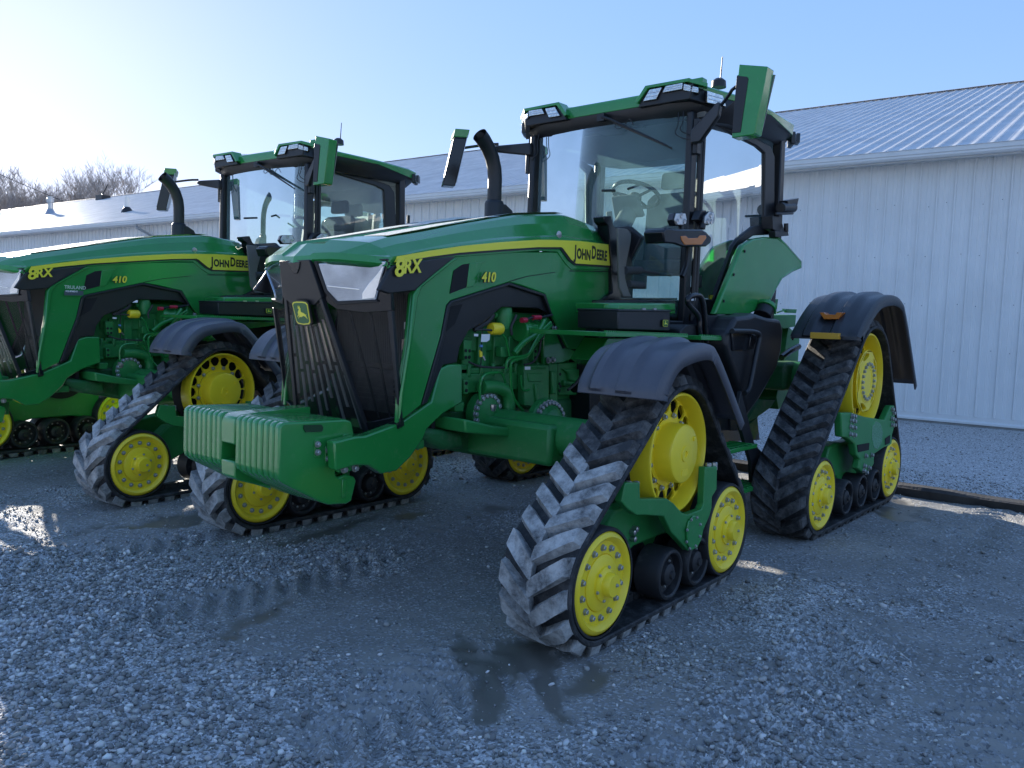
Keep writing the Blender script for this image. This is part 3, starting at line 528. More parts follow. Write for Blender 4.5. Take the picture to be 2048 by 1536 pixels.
def frame_front(s):
    b=MB(); b.slab(mir(FR1,s),(0,.045*-s,0)); b.obj('track_yoke',GCAST,tr,bevel=.014,seg=3)
    b=MB(); c=[sum(p[i] for p in FRP)/len(FRP) for i in range(3)]
    b.slab(mir([(0.115,-1.766,0.494),(0.171,-1.766,0.518),(0.226,-1.766,0.508),(0.275,-1.766,0.466),(0.295,-1.766,0.419),(0.280,-1.766,0.367),(0.230,-1.766,0.323),(0.161,-1.766,0.323),(0.113,-1.766,0.375),(0.101,-1.766,0.449)],s),(0,-.012*-s,0)); o=b.obj('pivot_cover',GREEN,tr,bevel=.004)
    for p in [(0.139,-1.779,0.502),(0.202,-1.779,0.503),(0.246,-1.779,0.457),(0.248,-1.779,0.388),(0.204,-1.779,0.341),(0.135,-1.779,0.340),(0.095,-1.779,0.386),(0.095,-1.779,0.452)]: link('small_bolt',BOLTS,o,(p[0],p[1]*-s,p[2]))
    b=MB()
    for p in [(-0.459,-1.740,0.776),(-0.388,-1.740,0.766),(0.391,-1.740,0.769),(0.465,-1.740,0.765)]: b.lathe([(.018,-.03),(.018,.012),(.012,.016)],6,(p[0],p[1]*-s,p[2]),'z')
    b.obj('yoke_bolts',BOLT,tr,smooth=False)
    # lower beam between the idlers with a pivoting mid carrier
    b=MB(); b.slab(mir([(-.56,-1.60,.42),(-.35,-1.60,.60),(-.12,-1.60,.60),(.1,-1.60,.52),(.30,-1.60,.50),(.56,-1.60,.42),(.60,-1.60,.30),(.35,-1.60,.36),(.15,-1.60,.38),(-.15,-1.60,.37),(-.40,-1.60,.27),(-.56,-1.60,.28)],s),(0,.12*-s,0)); b.obj('track_beam',GCAST,tr,bevel=.015)
    b=MB(); b.slab(mir([(-.55,-1.36,.28),(-.55,-1.36,.62),(.0,-1.36,.72),(.5,-1.36,.62),(.55,-1.36,.30),(.2,-1.36,.36),(-.2,-1.36,.36)],s),(0,.10*-s,0)); b.box((-.15,-1.45*-s*1,.36),(.5,-1.3*-s,.46)); b.obj('inner_beam',GCAST,tr,bevel=.012)
    b=MB(); b.tube([(-.70,-1.60*-s,.334),(-.70,-1.3*-s,.334)],.05,12); b.tube([(.70,-1.60*-s,.334),(.70,-1.3*-s,.334)],.05,12); b.tube([(.0,-1.6*-s,.212),(.0,-1.3*-s,.212)],.04); b.tube([(.335,-1.6*-s,.212),(.335,-1.3*-s,.212)],.04); b.slab(mir([(-.08,-1.5,.2),(0.42,-1.5,.2),(.30,-1.5,.44),(.05,-1.5,.44)],s),(0,.06*-s,0)); b.obj('axle_carrier',GCAST,tr,bevel=.008)
    b=MB(); b.tube([(.085,-1.5*-s,.87),(.085,-.55*-s,.87)],.10,18); b.tube([(.085,-1.27*-s,.87),(.085,-1.20*-s,.87)],.17,20); b.obj('drive_axle',GCAST,tr,bevel=.006)
    b=MB(); [b.lathe([(.016,0),(.016,-.03),(.008,-.034)],10,(p[0],p[1]*-s,p[2])) for p in [(-0.194,-1.600,0.460),(-0.187,-1.600,0.422),(-0.170,-1.600,0.474)]]; b.obj('grease_fittings',STEEL,tr)
    b=MB(); b.slab(mir([(-0.191,-1.550,0.728),(-0.101,-1.550,0.711),(-0.020,-1.550,0.731),(-0.038,-1.550,0.741),(-0.177,-1.550,0.761)],s),(0,.12*-s,0)); b.obj('scraper_plate',STEEL,tr,bevel=.003)
both(frame_front)
FR2=[(2.523,-1.760,0.932),(2.778,-1.760,0.916),(3.129,-1.760,0.855),(3.665,-1.760,0.790),(3.827,-1.760,0.906),(3.927,-1.760,0.903),(3.990,-1.760,0.729),(3.917,-1.760,0.635),(3.927,-1.760,0.543),(3.694,-1.760,0.541),(3.542,-1.760,0.524),(3.433,-1.760,0.512),(3.436,-1.760,0.424),(3.323,-1.760,0.375),(3.179,-1.760,0.374),(3.028,-1.760,0.434),(3.059,-1.760,0.507),(2.950,-1.760,0.556),(2.895,-1.760,0.652),(2.708,-1.760,0.721),(2.579,-1.760,0.737)]
def frame_rear(s):
    b=MB(); b.slab(mir(FR2,s),(0,.06*-s,0)); o=b.obj('track_yoke',GCAST,tr,bevel=.012,seg=3)
    for p in [(2.764,-1.762,0.891),(2.822,-1.762,0.883),(2.753,-1.762,0.856),(2.830,-1.762,0.843),(2.750,-1.762,0.805),(2.840,-1.762,0.790),(2.753,-1.762,0.746),(2.852,-1.762,0.730),(3.844,-1.762,0.872),(3.891,-1.762,0.836),(3.847,-1.762,0.790),(3.916,-1.762,0.776),(3.871,-1.762,0.730),(3.945,-1.762,0.724),(3.176,-1.762,0.525),(3.336,-1.762,0.515),(3.159,-1.762,0.442),(3.285,-1.762,0.411),(3.143,-1.762,0.405),(3.219,-1.762,0.380)]: link('bolt',BOLTB,tr and o,(p[0],p[1]*-s,p[2]),(0,0,0) if s<0 else (pi,0,0))
    b=MB(); b.slab(mir([(3.308,-1.762,0.767),(3.400,-1.762,0.799),(3.532,-1.762,0.773),(3.617,-1.762,0.694),(3.612,-1.762,0.598),(3.505,-1.762,0.545),(3.399,-1.762,0.571),(3.316,-1.762,0.658)],s),(0,.006*-s,0)); b.obj('pivot_cover',GREEN,tr,bevel=.002)
    for Q_ in ([(2.945,-1.762,0.640),(3.255,-1.762,0.628),(3.253,-1.762,0.567),(2.980,-1.762,0.576)],[(3.696,-1.762,0.623),(3.842,-1.762,0.642),(3.842,-1.762,0.568),(3.709,-1.762,0.564)]): b=MB(); b.slab(mir(Q_,s),(0,-.003*-s,0)); b.obj('yoke_window',DARK,tr,smooth=False)
    b=MB(); b.slab(mir([(2.745,-1.600,0.557),(2.775,-1.600,0.621),(2.941,-1.600,0.643),(3.214,-1.600,0.609),(3.440,-1.600,0.530),(3.549,-1.600,0.470),(3.627,-1.600,0.330),(3.562,-1.600,0.281),(3.273,-1.600,0.294),(3.281,-1.600,0.253),(3.070,-1.600,0.290),(2.994,-1.600,0.346),(2.813,-1.600,0.399),(2.716,-1.600,0.486)],s),(0,.30*-s,0)); b.obj('gear_housing',GCAST,tr,bevel=.04,seg=3)
    b=MB(); b.slab(mir([(2.3,-1.55,.42),(2.4,-1.55,.62),(3.8,-1.55,.60),(3.9,-1.55,.42),(3.7,-1.55,.34),(2.5,-1.55,.34)],s),(0,.1*-s,0)); b.obj('track_beam',GCAST,tr,bevel=.015)
    b=MB(); 
    for x in (2.242,3.978): b.tube([(x,-1.6*-s,.3235),(x,-1.3*-s,.3235)],.05)
    for x in (2.85,3.22,3.59): b.tube([(x,-1.6*-s,.214),(x,-1.3*-s,.214)],.035); b.box((x-.04,-1.47*-s,.2),(x+.04,-1.40*-s,.44))
    b.obj('axle_carrier',GCAST,tr,bevel=.006)
    b=MB(); b.tube([(3.29,-1.5*-s,1.14),(3.29,-.4*-s,1.14)],.13,20); b.obj('drive_axle',GCAST,tr)
both(frame_rear)
# ---- track fenders: moulded shells with three raised ribs
def fender(s,prof,yi,yo,ribs,rot=0,piv=(0,0),skirt=.055,label=None):
    n=len(prof); ys=[]; k=26
    secs=[]
    for j in range(k+1):
        t=j/k; y=yi+(yo-yi)*t
        e=max(0,(abs(t-.5)-.44)/.06); drop=.035*e*e*1.0
        rib=0
        for rc,rw in ribs: rib=max(rib,1-max(0,abs(t-rc)/rw-.40)*6 if abs(t-rc)<rw*.7 else 0)
        rib=max(0,min(1,rib)); row=[]
        for i,(x,z) in enumerate(prof):
            a=prof[max(i-1,0)]; c=prof[min(i+1,n-1)]; tx,tz=c[0]-a[0],c[1]-a[1]; l_=math.hypot(tx,tz); nx_,nz_=-tz/l_,tx/l_
            if nz_<0 and False: nx_,nz_=-nx_,-nz_
            amp=.026*rib*(1 if 2<i<n-2 else 0); row.append((x+nx_*(amp-drop),y*-s,z+nz_*(amp-drop)))
        secs.append(row)
    # side skirt returning down/inward on both edges
    def skirtrow(row,w,inn=0):
        cx=sum(p[0] for p in row)/n; cz=min(p[2] for p in row)
        out=[]
        for i,p in enumerate(row):
            a=row[max(i-1,0)]; c=row[min(i+1,n-1)]; tx,tz=c[0]-a[0],c[2]-a[2]; l_=math.hypot(tx,tz); nx_,nz_=-tz/l_,tx/l_
            out.append((p[0]-nx_*w,p[1],p[2]-nz_*w))
        return out
    secs=[skirtrow(secs[0],skirt)]+secs+[skirtrow(secs[-1],skirt)]
    b=MB(); b.loft(secs); o=b.obj('track_fender',FEND,tr)
    solid(o,.012,-1)
    if rot:
        o.location=(piv[0],piv[1],0); o.rotation_euler=(0,0,rot)
        for v in o.data.vertices: v.co.x-=piv[0]; v.co.y-=piv[1]
    return o
def dens(p,k=3):
    out=[]
    for _ in range(2):
        q=[p[0]]
        for a,b in zip(p[:-1],p[1:]): q+=[(a[0]*.72+b[0]*.28,a[1]*.72+b[1]*.28),(a[0]*.28+b[0]*.72,a[1]*.28+b[1]*.72)]
        p=q+[p[-1]]
    return p
FP=dens([(-.385,1.20),(-.375,1.27),(-.25,1.42),(-.08,1.465),(.16,1.488),(.28,1.43),(.64,1.03)])
for s in (-1,1): fender(s,FP,-1.33,-1.845,((.27,.15),(.60,.17)))
RP=[(3.171,-1.750,1.498),(3.195,-1.750,1.566),(3.993,-1.750,1.786)]
RFP=dens([(2.60,1.49),(2.605,1.55),(2.93,1.79),(3.20,1.87),(3.66,1.88),(3.84,1.76),(4.36,1.09)])
for s in (-1,1):
    o=fender(s,RFP,-1.28,-1.835,((.30,.18),(.68,.18))); o.data.materials.clear(); o.data.materials.append(FENR)
def rear_fender_bits(s):
    b=MB(); p=[(2.548,-1.474,1.543),(2.548,-1.696,1.542),(2.548,-1.696,1.495),(2.548,-1.475,1.494)]; b.slab([(x,y*-s,z) for x,y,z in p],(.05,0,0)); b.obj('amber_reflector',AMB,tr,bevel=.002)
    b=MB(); p=[(2.690,-1.484,1.702),(2.690,-1.520,1.703),(2.690,-1.533,1.689),(2.690,-1.610,1.687),(2.690,-1.621,1.705),(2.690,-1.666,1.705),(2.690,-1.635,1.652),(2.690,-1.524,1.649)]; b.slab([(x-.0,y*-s,z) for x,y,z in p],(.10,0,0)); b.obj('marker_light',ORANGE,tr,bevel=.003)
rear_fender_bits(-1); rear_fender_bits(1)
# ---- hood, engine side panels, nose
def hy(x,o=0): return -.57+.09*(x+1.1)+o
def lerp(T,x):
    if x<=T[0][0]: 
        (a,b),(c,d)=T[0],T[1]; return b+(d-b)*(x-a)/(c-a)
    for (a,b),(c,d) in zip(T[:-1],T[1:]):
        if x<=c: return b+(d-b)*(x-a)/(c-a)
    return T[-1][1]
ST=[(-1.03,1.878),(-.98,1.885),(-.53,1.969),(-.05,2.048),(.28,2.091),(.62,2.124),(.98,2.147),(1.36,2.16)]
CRS=[(-1.1,1.868),(-.95,1.904),(-.50,2.001),(-.01,2.086),(.66,2.167),(1.38,2.186)]
SH=[(-1.15,1.905),(-.87,2.004),(-.56,2.075),(-.325,2.132),(.273,2.264),(.80,2.335),(.95,2.340),(1.30,2.31)]
CT=[(-1.24,1.915),(-.88,2.015),(-.236,2.160),(.334,2.275),(.95,2.352),(1.30,2.33)]
def dn(T_,n=3):
    xs=np.array([p[0] for p in T_]); return T_
secs=[]
def hoodsec(x,xs=None):
    # x position at the side; nose sections sweep forward to the centre
    f=lambda y:x if xs is None else x
    P=[(x,hy(x),lerp(ST,x)-.030),(x,hy(x),lerp(ST,x)+.004),(x,hy(x,.012),lerp(CRS,x)-.012),(x,hy(x,.03),lerp(CRS,x)),(x,hy(x,.075),(lerp(CRS,x)*.45+lerp(SH,x)*.55)),(x,hy(x,.125),lerp(SH,x)-.012),(x,hy(x,.15),lerp(SH,x)),(x,hy(x,.20),lerp(SH,x)+.006),(x,-.15,lerp(CT,x)-.004),(x,-.125,lerp(CT,x)-.026),(x,0,lerp(CT,x)-.022)]
    return P
def full(P): return P+[(a,-b,c) for a,b,c in P[::-1][1:]]
nose=[(-1.03,hy(-1.03),1.858),(-1.035,hy(-1.03)+.01,1.880),(-1.07,-.52,1.884),(-1.10,-.47,1.889),(-1.13,-.41,1.893),(-1.15,-.36,1.897),(-1.165,-.32,1.900),(-1.18,-.27,1.902),(-1.205,-.15,1.900),(-1.21,-.125,1.888),(-1.225,0,1.884)]
nlow=[(a*.995-(.012),b,c-.035) for a,b,c in nose]
xs=[-.99,-.88,-.75,-.6,-.45,-.3,-.1,.1,.3,.5,.65,.8,.92,1.0,1.15,1.29]
b_=MB(); secs=[full([(a+.03,b,c-.03) for a,b,c in nlow]),full(nlow),full(nose)]
for x in xs:
    P=hoodsec(x); 
    if x<-.7: # blend centre forward so that the nose is swept
        w=(x+.7)/(-.29); P=[(a-w*.15*(1-abs(b)/.57),b,c) for a,b,c in P]
    secs.append(full(P))
b_.loft(secs); h=b_.obj('hood',GREEN,tr,bevel=0); solid(h,.02,-1); h.data.set_sharp_from_angle(angle=R(9)); 
# dusty water-spotted top strips on the hood
# (dew and dust on the flat top: part of the paint finish there)
b_=MB(); sec=[]
for x in xs[1:12]:
    sec.append([(x,-.30+.1*(x>2),min(lerp(SH,x)+.009,9)),(x,-.17,lerp(CT,x)+.003)])
FROST=mat('dewy_dusty_paint',(.22,.32,.24),.4,var=.25,vscale=60,dust=.8,dustcol=(.62,.62,.58),bump=.5,bscale=160,dscale=60)
for sg in (1,-1):
    b_=MB(); b_.loft([[(a,b*sg,c+.009) for a,b,c in ((x,hy(x,.165),lerp(SH,x)+.0065),(x,hy(x,.205)*.5-.075,(lerp(SH,x)+lerp(CT,x))/2+.003),(x,-.152,lerp(CT,x)-.003))] for x in xs[1:13]]); b_.obj('hood_top_panel',FROST,tr)
# stripe (yellow decal) with JOHN DEERE field
def onh(pts,o): return [(x,y+o,z) for x,y,z in pts]
STRI=[(-0.702,-0.534,1.942),(-0.419,-0.509,1.994),(-0.026,-0.473,2.053),(0.366,-0.438,2.104),(0.557,-0.421,2.122),(0.905,-0.390,2.147),(1.360,-0.349,2.161),(1.380,-0.347,2.005),(0.862,-0.393,1.984),(0.794,-0.400,2.007),(0.685,-0.409,2.074),(0.659,-0.412,2.082),(0.369,-0.438,2.056),(-0.003,-0.471,2.010),(-0.445,-0.511,1.952),(-0.701,-0.534,1.909)]
STRF=[(-0.968,-0.558,1.889),(-0.702,-0.534,1.941),(-0.701,-0.534,1.905),(-0.986,-0.560,1.857)]
def rib_solid(pts,t,m,name,par=tr,bevel=.002,s=-1):
    b=MB(); b.slab(mir(pts,s),(0,t*-s,0)); return b.obj(name,m,par,bevel=bevel,smooth=bool(bevel))
top=[(x,hy(x),lerp(ST,x)) for x in (-.985,-.75,-.53,-.3,-.05,.28,.45)]
for s in (-1,1):
    a=STRF[:1]+STRI[1:16]; P=[STRF[0]]+STRI[:10]+STRI[10:]+[STRF[3]]
    rib_solid(onh(P,-.006),.004,YDEC,'yellow_stripe',bevel=0,s=s)
    PI=[(-0.995,-0.561,1.852),(-0.701,-0.534,1.905),(-0.700,-0.534,1.897),(-1.002,-0.561,1.846)]; PK=[(-0.701,-0.534,1.908),(-0.444,-0.511,1.951),(-0.003,-0.471,2.008),(0.369,-0.438,2.055),(0.659,-0.412,2.081),(0.683,-0.410,2.072),(0.787,-0.400,2.006),(0.862,-0.393,1.983),(1.380,-0.347,2.004),(1.381,-0.347,1.991),(0.850,-0.395,1.971),(0.768,-0.402,1.996),(0.661,-0.412,2.062),(0.648,-0.413,2.068),(0.370,-0.438,2.044),(-0.002,-0.471,1.998),(-0.444,-0.511,1.940),(-0.700,-0.534,1.898)]
    rib_solid(onh([PI[0]]+PK[:9]+PK[9:]+[PI[3]],-.004),.004,INK,'stripe_outline',bevel=0,s=s)
# side strip under the stripe: green sill of hood above the engine panel
SILL=[(-0.702,-0.534,1.952),(-0.419,-0.509,1.999),(-0.026,-0.473,2.056),(0.366,-0.438,2.107),(0.556,-0.421,2.125),(0.904,-0.390,2.150),(1.336,-0.351,2.166),(1.383,-0.347,1.976),(0.812,-0.398,1.938),(0.731,-0.405,1.975),(0.624,-0.415,2.047),(0.370,-0.438,2.032),(-0.001,-0.471,1.984),(-0.497,-0.516,1.922),(-0.700,-0.534,1.893)]
SILF=[(-1.021,-0.563,1.876),(-1.057,-0.566,1.830),(-1.004,-0.561,1.838)]
for s in (-1,1): rib_solid(onh([SILF[0]]+SILL+[SILF[2],SILF[1]],.004),.02,GREEN,'hood_side_rail',bevel=.003,s=s)
PAN=[(-0.839,-0.547,1.693),(-0.866,-0.549,1.424),(-0.921,-0.554,1.156),(-0.927,-0.554,0.986),(-0.665,-0.531,1.088),(-0.733,-0.537,1.076),(-0.580,-0.523,1.462),(-0.536,-0.519,1.640),(-0.501,-0.516,1.669),(0.069,-0.465,1.807),(0.216,-0.452,1.794),(0.495,-0.426,1.751),(0.588,-0.418,1.620),(0.812,-0.398,1.387),(0.849,-0.395,1.370),(1.213,-0.362,1.365),(1.446,-0.341,1.612),(1.423,-0.343,1.788),(1.387,-0.346,1.988),(0.868,-0.393,1.962),(0.662,-0.411,2.050),(0.011,-0.470,1.997),(-0.487,-0.515,1.929),(-0.534,-0.519,1.915),(-0.684,-0.533,1.817),(-0.809,-0.544,1.733)]
PAN=[(-0.839,-0.547,1.693),(-0.866,-0.549,1.424),(-0.921,-0.554,1.156),(-0.927,-0.554,0.986),(-0.736,-0.537,1.074),(-0.580,-0.523,1.462),(-0.536,-0.519,1.640),(-0.501,-0.516,1.669),(0.069,-0.465,1.807),(0.216,-0.452,1.794),(0.495,-0.426,1.751),(0.588,-0.418,1.620),(0.812,-0.398,1.387),(0.849,-0.395,1.370),(1.213,-0.362,1.365),(1.446,-0.341,1.612),(1.423,-0.343,1.788),(1.387,-0.346,1.988),(0.868,-0.393,1.962),(0.662,-0.411,2.050),(0.011,-0.470,1.997),(-0.487,-0.515,1.929),(-0.534,-0.519,1.915),(-0.684,-0.533,1.817),(-0.809,-0.544,1.733)]
for s in (-1,1): rib_solid(onh(PAN,.010),.03,GREEN,'engine_side_panel',bevel=.008,s=s)
PLIT=[(-0.839,-0.547,1.693),(-0.809,-0.544,1.733),(-0.684,-0.533,1.813),(-0.519,-0.518,1.913),(-0.455,-0.512,1.921),(-0.769,-0.540,1.735),(-0.799,-0.543,1.675),(-0.844,-0.547,1.404),(-0.891,-0.551,1.174),(-0.907,-0.553,1.069),(-0.928,-0.554,1.003),(-0.921,-0.554,1.156),(-0.866,-0.549,1.424)]
for s in (-1,1): rib_solid(onh(PLIT,-.010),.02,GREEN,'panel_front_edge',bevel=.008,s=s)
WINR=[(-0.342,-0.502,1.899),(-0.185,-0.488,1.921),(-0.220,-0.491,1.910),(-0.299,-0.498,1.763),(-0.363,-0.504,1.753)]
WIN=[(-0.402,-0.507,1.887),(-0.309,-0.499,1.900),(-0.363,-0.504,1.755),(-0.514,-0.517,1.711),(-0.484,-0.515,1.845)]
for s in (-1,1):
    rib_solid(onh(WIN,.006),.006,DARK,'panel_vent',bevel=0,s=s)
    rib_solid(onh(WINR,.002),.012,GREEN,'vent_lip',bevel=.003,s=s)
for s in (-1,1):
    for Q_ in ([(0.078,-0.458,1.817),(0.274,-0.440,1.860),(0.604,-0.411,1.907),(0.604,-0.411,1.904),(0.274,-0.440,1.856),(0.078,-0.458,1.812)],[(0.789,-0.394,1.929),(0.808,-0.392,1.931),(1.382,-0.341,1.964),(1.382,-0.341,1.959),(0.809,-0.392,1.925)]): rib_solid(Q_,.003,DARK,'panel_seam',bevel=0,s=s)
b_=MB(); P=[(0.646,-0.401,2.167)][0]; b_.lathe([(.026,0),(.024,-.006),(.0,-.008)],18,P); o=b_.obj('hood_button',STEEL,tr)
ARC=[(-0.733,-0.537,1.076),(-0.580,-0.523,1.462),(-0.536,-0.519,1.640),(-0.501,-0.516,1.669),(0.069,-0.465,1.807),(0.216,-0.452,1.794),(0.495,-0.426,1.751),(0.588,-0.418,1.620),(0.825,-0.397,1.376),(0.789,-0.400,1.374),(0.611,-0.416,1.608),(0.587,-0.418,1.638),(0.432,-0.432,1.652),(0.029,-0.468,1.649),(-0.150,-0.485,1.549),(-0.305,-0.498,1.494),(-0.382,-0.505,1.399),(-0.406,-0.508,1.306),(-0.535,-0.519,1.294),(-0.659,-0.530,1.091)]
ARO=[(-0.733,-0.537,1.076),(-0.580,-0.523,1.462),(-0.536,-0.519,1.640),(-0.501,-0.516,1.669),(0.069,-0.465,1.807),(0.495,-0.426,1.751),(0.588,-0.418,1.620),(0.571,-0.420,1.607),(0.470,-0.429,1.734),(0.070,-0.465,1.787),(-0.477,-0.514,1.657),(-0.508,-0.517,1.634),(-0.552,-0.521,1.462),(-0.689,-0.533,1.088)]
for s in (-1,1):
    rib_solid(onh(ARC,.030),.05,BLK,'wheel_arch_trim',bevel=.006,s=s)
    rib_solid(onh(ARO,.004),.03,BLK,'arch_lip',bevel=.005,s=s)
    rib_solid(onh([(-0.492,-0.515,1.636),(-0.371,-0.504,1.655),(-0.440,-0.511,1.535),(-0.537,-0.519,1.478)],.026),.004,DARK,'arch_vent',bevel=0,s=s)
FRM=[(-1.365,-0.564,0.930),(-1.215,-0.550,0.943),(-1.151,-0.545,0.939),(-0.887,-0.521,0.985),(-0.628,-0.498,1.087),(-0.560,-0.491,1.273),(-0.480,-0.484,1.297),(-0.354,-0.473,1.296),(-0.344,-0.472,1.062),(-0.524,-0.488,1.006),(-0.658,-0.500,0.930),(-0.694,-0.503,0.870),(-0.792,-0.512,0.783),(-0.903,-0.522,0.719),(-1.020,-0.533,0.718),(-1.118,-0.542,0.778),(-1.212,-0.550,0.790),(-1.349,-0.562,0.780)]
for s in (-1,1): rib_solid(FRM,.07,GREEN,'front_frame',bevel=.010,s=s)
b_=MB(); b_.box((-1.15,-.42,.80),(-.6,.42,.86)); b_.box((-1.25,-.30,.62),(-1.05,.30,.95)); b_.obj('front_crossmember',GCAST,tr,bevel=.01)
# text
def onside(px,py,pz,o): return (px,py+o,pz)
HX=(1,.09,0)
J=[(0.834,-0.402,2.023),(1.312,-0.359,2.053)]
text_obj('lettering','J',.118,INK,tr,J[0],HX,(0,0,1),.001,squash=.95,bold=.003)
jx=Vector(J[0]); W_=(Vector(J[1])-jx).length
def word(parts,start,total,m,name,up=(0,0,1)):
    # small-capital lettering: list of (text,size)
    objs=[]; x=0
    for t_,sz in parts:
        o=text_obj(name,t_,sz,m,tr,(0,0,0),(1,0,0),(0,0,1),.001,bold=.0045,space=1.06); w=max(v.co.x for v in o.data.vertices); 
        for v in o.data.vertices: v.co.x+=x
        x+=w+sz*.09; objs.append(o)
    k=total/x; vx=Vector(HX).normalized()
    for o in objs:
        for v in o.data.vertices: c=v.co.copy(); v.co=Vector(start)+vx*c.x*k+Vector((0,0,1))*c.z+Vector((.09,-1,0)).normalized()*(-c.y)
    return objs
bpy.data.objects.remove([o for o in tr.children if o.name.startswith('lettering')][0])
sz=.128
word([('J',sz),('OHN',sz*.78)],J[0],W_*.485,INK,'lettering')
word([('D',sz),('EERE',sz*.78)],tuple(Vector(J[0])+(Vector(J[1])-Vector(J[0]))*.50),W_*.50,INK,'lettering')
A8=[(-1.014,-0.597,1.780),(-0.835,-0.581,1.822)]
def italic(txt,sz,start,m,name,sh=.28,o=0,bold=.004,sq=1.0,slope=0.0,depth=.002):
    t_=text_obj(name,txt,sz,m,tr,start,(1,.09,slope),(0,0,1),depth,shear=sh,bold=bold,squash=sq); return t_
italic('8',.13,A8[0],YDEC,'badge_lettering',.2,bold=.003,sq=1.15,slope=.10); 
A9=[(-0.947,-0.591,1.801)]
italic('RX',.105,A9[0],YDEC,'badge_lettering',.22,bold=.0025,sq=1.0,slope=.10)
B4=[(-0.257,-0.520,1.793)]
italic('410',.083,B4[0],YDEC,'badge_lettering',.2,bold=.002,sq=1.12,slope=.06)
italic('410',.083,tuple(Vector(B4[0])+Vector((-.002,.002,-.002))),INK,'badge_shadow',.2,bold=.0045,sq=1.12,slope=.06,depth=.0015)
# black band behind the 8RX badge
BAND=[(-1.026,-0.563,1.830),(-1.004,-0.561,1.838),(-0.700,-0.534,1.895),(-0.497,-0.516,1.926),(-0.697,-0.534,1.806),(-0.810,-0.544,1.734),(-0.836,-0.546,1.714),(-1.035,-0.564,1.688),(-1.114,-0.571,1.704)]
for s in (-1,1): rib_solid(onh(BAND,-.022),.03,BLKG if 0 else BLK,'nose_side_band',bevel=.006,s=s)
# ---- nose: swept front with black frame, lamps, grille and badge
def vf(t,z,o=0):
    # point on the left half of the front face: t=0 inner ridge .. 1 outer corner
    k=(z-.93)/(1.87-.93); xi,yi=-.955+k*(-1.205+.955),-.33+k*(-.12+.33); xo,yo=-.895+k*(-1.035+.895),-.545+k*(-.565+.545)
    n=Vector((yo-yi,-(xo-xi),0)); n=Vector((-(abs(yo-yi)),-(xo-xi) if False else -abs(xo-xi),0)).normalized()
    return Vector((xi+(xo-xi)*t,yi+(yo-yi)*t,z))+n*o
def vquad(pts,o,th,name,m,s,bevel=.003):
    P=[vf(t,z,o) for t,z in pts]; Q=[vf(t,z,o-th) for t,z in pts]; n=len(P)
    b=MB(); b.add([(p.x,p.y*-s,p.z) for p in P+Q],[tuple(range(n)),tuple(range(n,2*n))[::-1]]+[(i,(i+1)%n,(i+1)%n+n,i+n) for i in range(n)])
    return b.obj(name,m,tr,bevel=bevel,smooth=bool(bevel))
for s in (-1,1):
    vquad([(-.05,1.865),(1.0,1.872),(1.0,1.60),(.55,1.585),(.15,1.60),(-.05,1.66)],.0,.035,'lamp_housing',BLKG,s)
    vquad([(.10,1.845),(.985,1.858),(.80,1.655),(.22,1.640),(.11,1.70)],.012,.012,'headlight',HLAMP,s,.004)
    vquad([(.97,1.845),(.79,1.665),(.60,1.655),(.62,1.69),(.72,1.735),(.86,1.79)],.016,.004,'lamp_reflector',mat('chrome',(.80,.84,.88),.08,metal=1),s,.002)
    vquad([(.14,1.72),(.58,1.705),(.60,1.712),(.14,1.728)],.015,.004,'light_guide',mat('chrome',(.80,.84,.88),.08,metal=1),s,.001)
    vquad([(.07,1.856),(1.0,1.870),(1.0,1.862),(.06,1.848)],.014,.02,'lamp_rim',BLK,s,.002)
    vquad([(.055,1.856),(.10,1.850),(.11,1.70),(.22,1.640),(.80,1.655),(.83,1.645),(.2,1.622),(.07,1.69)],.015,.02,'lamp_rim',BLK,s,.002)
    vquad([(.0,1.60),(1.0,1.60),(1.0,1.0),(.35,.90),(.0,.90)],-.012,.002,'grille_mesh',GRILL,s,0)
    for t_ in (.30,.62): vquad([(t_-.015,1.60),(t_+.015,1.60),(t_+.03,1.0),(t_,1.0)],-.03,.012,'grille_bar',BLK,s,0)
    vquad([(.93,1.60),(1.0,1.60),(1.0,1.0),(.93,1.0)],.0,.03,'grille_frame',BLK,s)
    vquad([(.0,.97),(1.0,1.03),(1.0,.97),(.5,.89),(.0,.885)],.006,.04,'grille_base',BLKG,s)
# centre column: grille panel with the leaping-deer badge
def cf(u,z,o=0):
    k=(z-.93)/(1.87-.93); x=-.955+k*(-1.205+.955)-.02; y=(.33+k*(.12-.33)); return Vector((x-o,u*y,z))
def cquad(pts,o,th,name,m,bevel=.003):
    P=[cf(t,z,o) for t,z in pts]; Q=[cf(t,z,o-th) for t,z in pts]; n=len(P); b=MB()
    b.add(P+Q,[tuple(range(n)),tuple(range(n,2*n))[::-1]]+[(i,(i+1)%n,(i+1)%n+n,i+n) for i in range(n)]); return b.obj(name,m,tr,bevel=bevel,smooth=bool(bevel))
cquad([(-1.15,1.862),(1.15,1.862),(1.1,1.66),(.6,1.62),(-.6,1.62),(-1.1,1.66)],.004,.03,'nose_panel',BLK)
cquad([(-.5,1.852),(.5,1.852),(.3,1.815),(.1,1.79),(-.1,1.79),(-.3,1.815)],.010,.01,'hood_latch',BLKG)
GR2=GRILL.copy(); GR2.name='open_grille_mesh'; [setattr(n_.inputs[0],'default_value',.42) for n_ in GR2.node_tree.nodes if n_.type=='MIX_SHADER']
cquad([(-1,1.64),(1,1.64),(1,.90),(-1,.90)],-.004,.002,'grille_mesh',GR2,0)
for u in (-.98,.98): cquad([(u-.08,1.66),(u+.08,1.66),(u+.05,.90),(u-.05,.90)],.002,.03,'grille_post',BLK)
for u in (-.33,.33,0): cquad([(u-.04,1.60),(u+.04,1.60),(u+.025,.90),(u-.025,.90)],-.02,.01,'grille_bar',BLK,0)
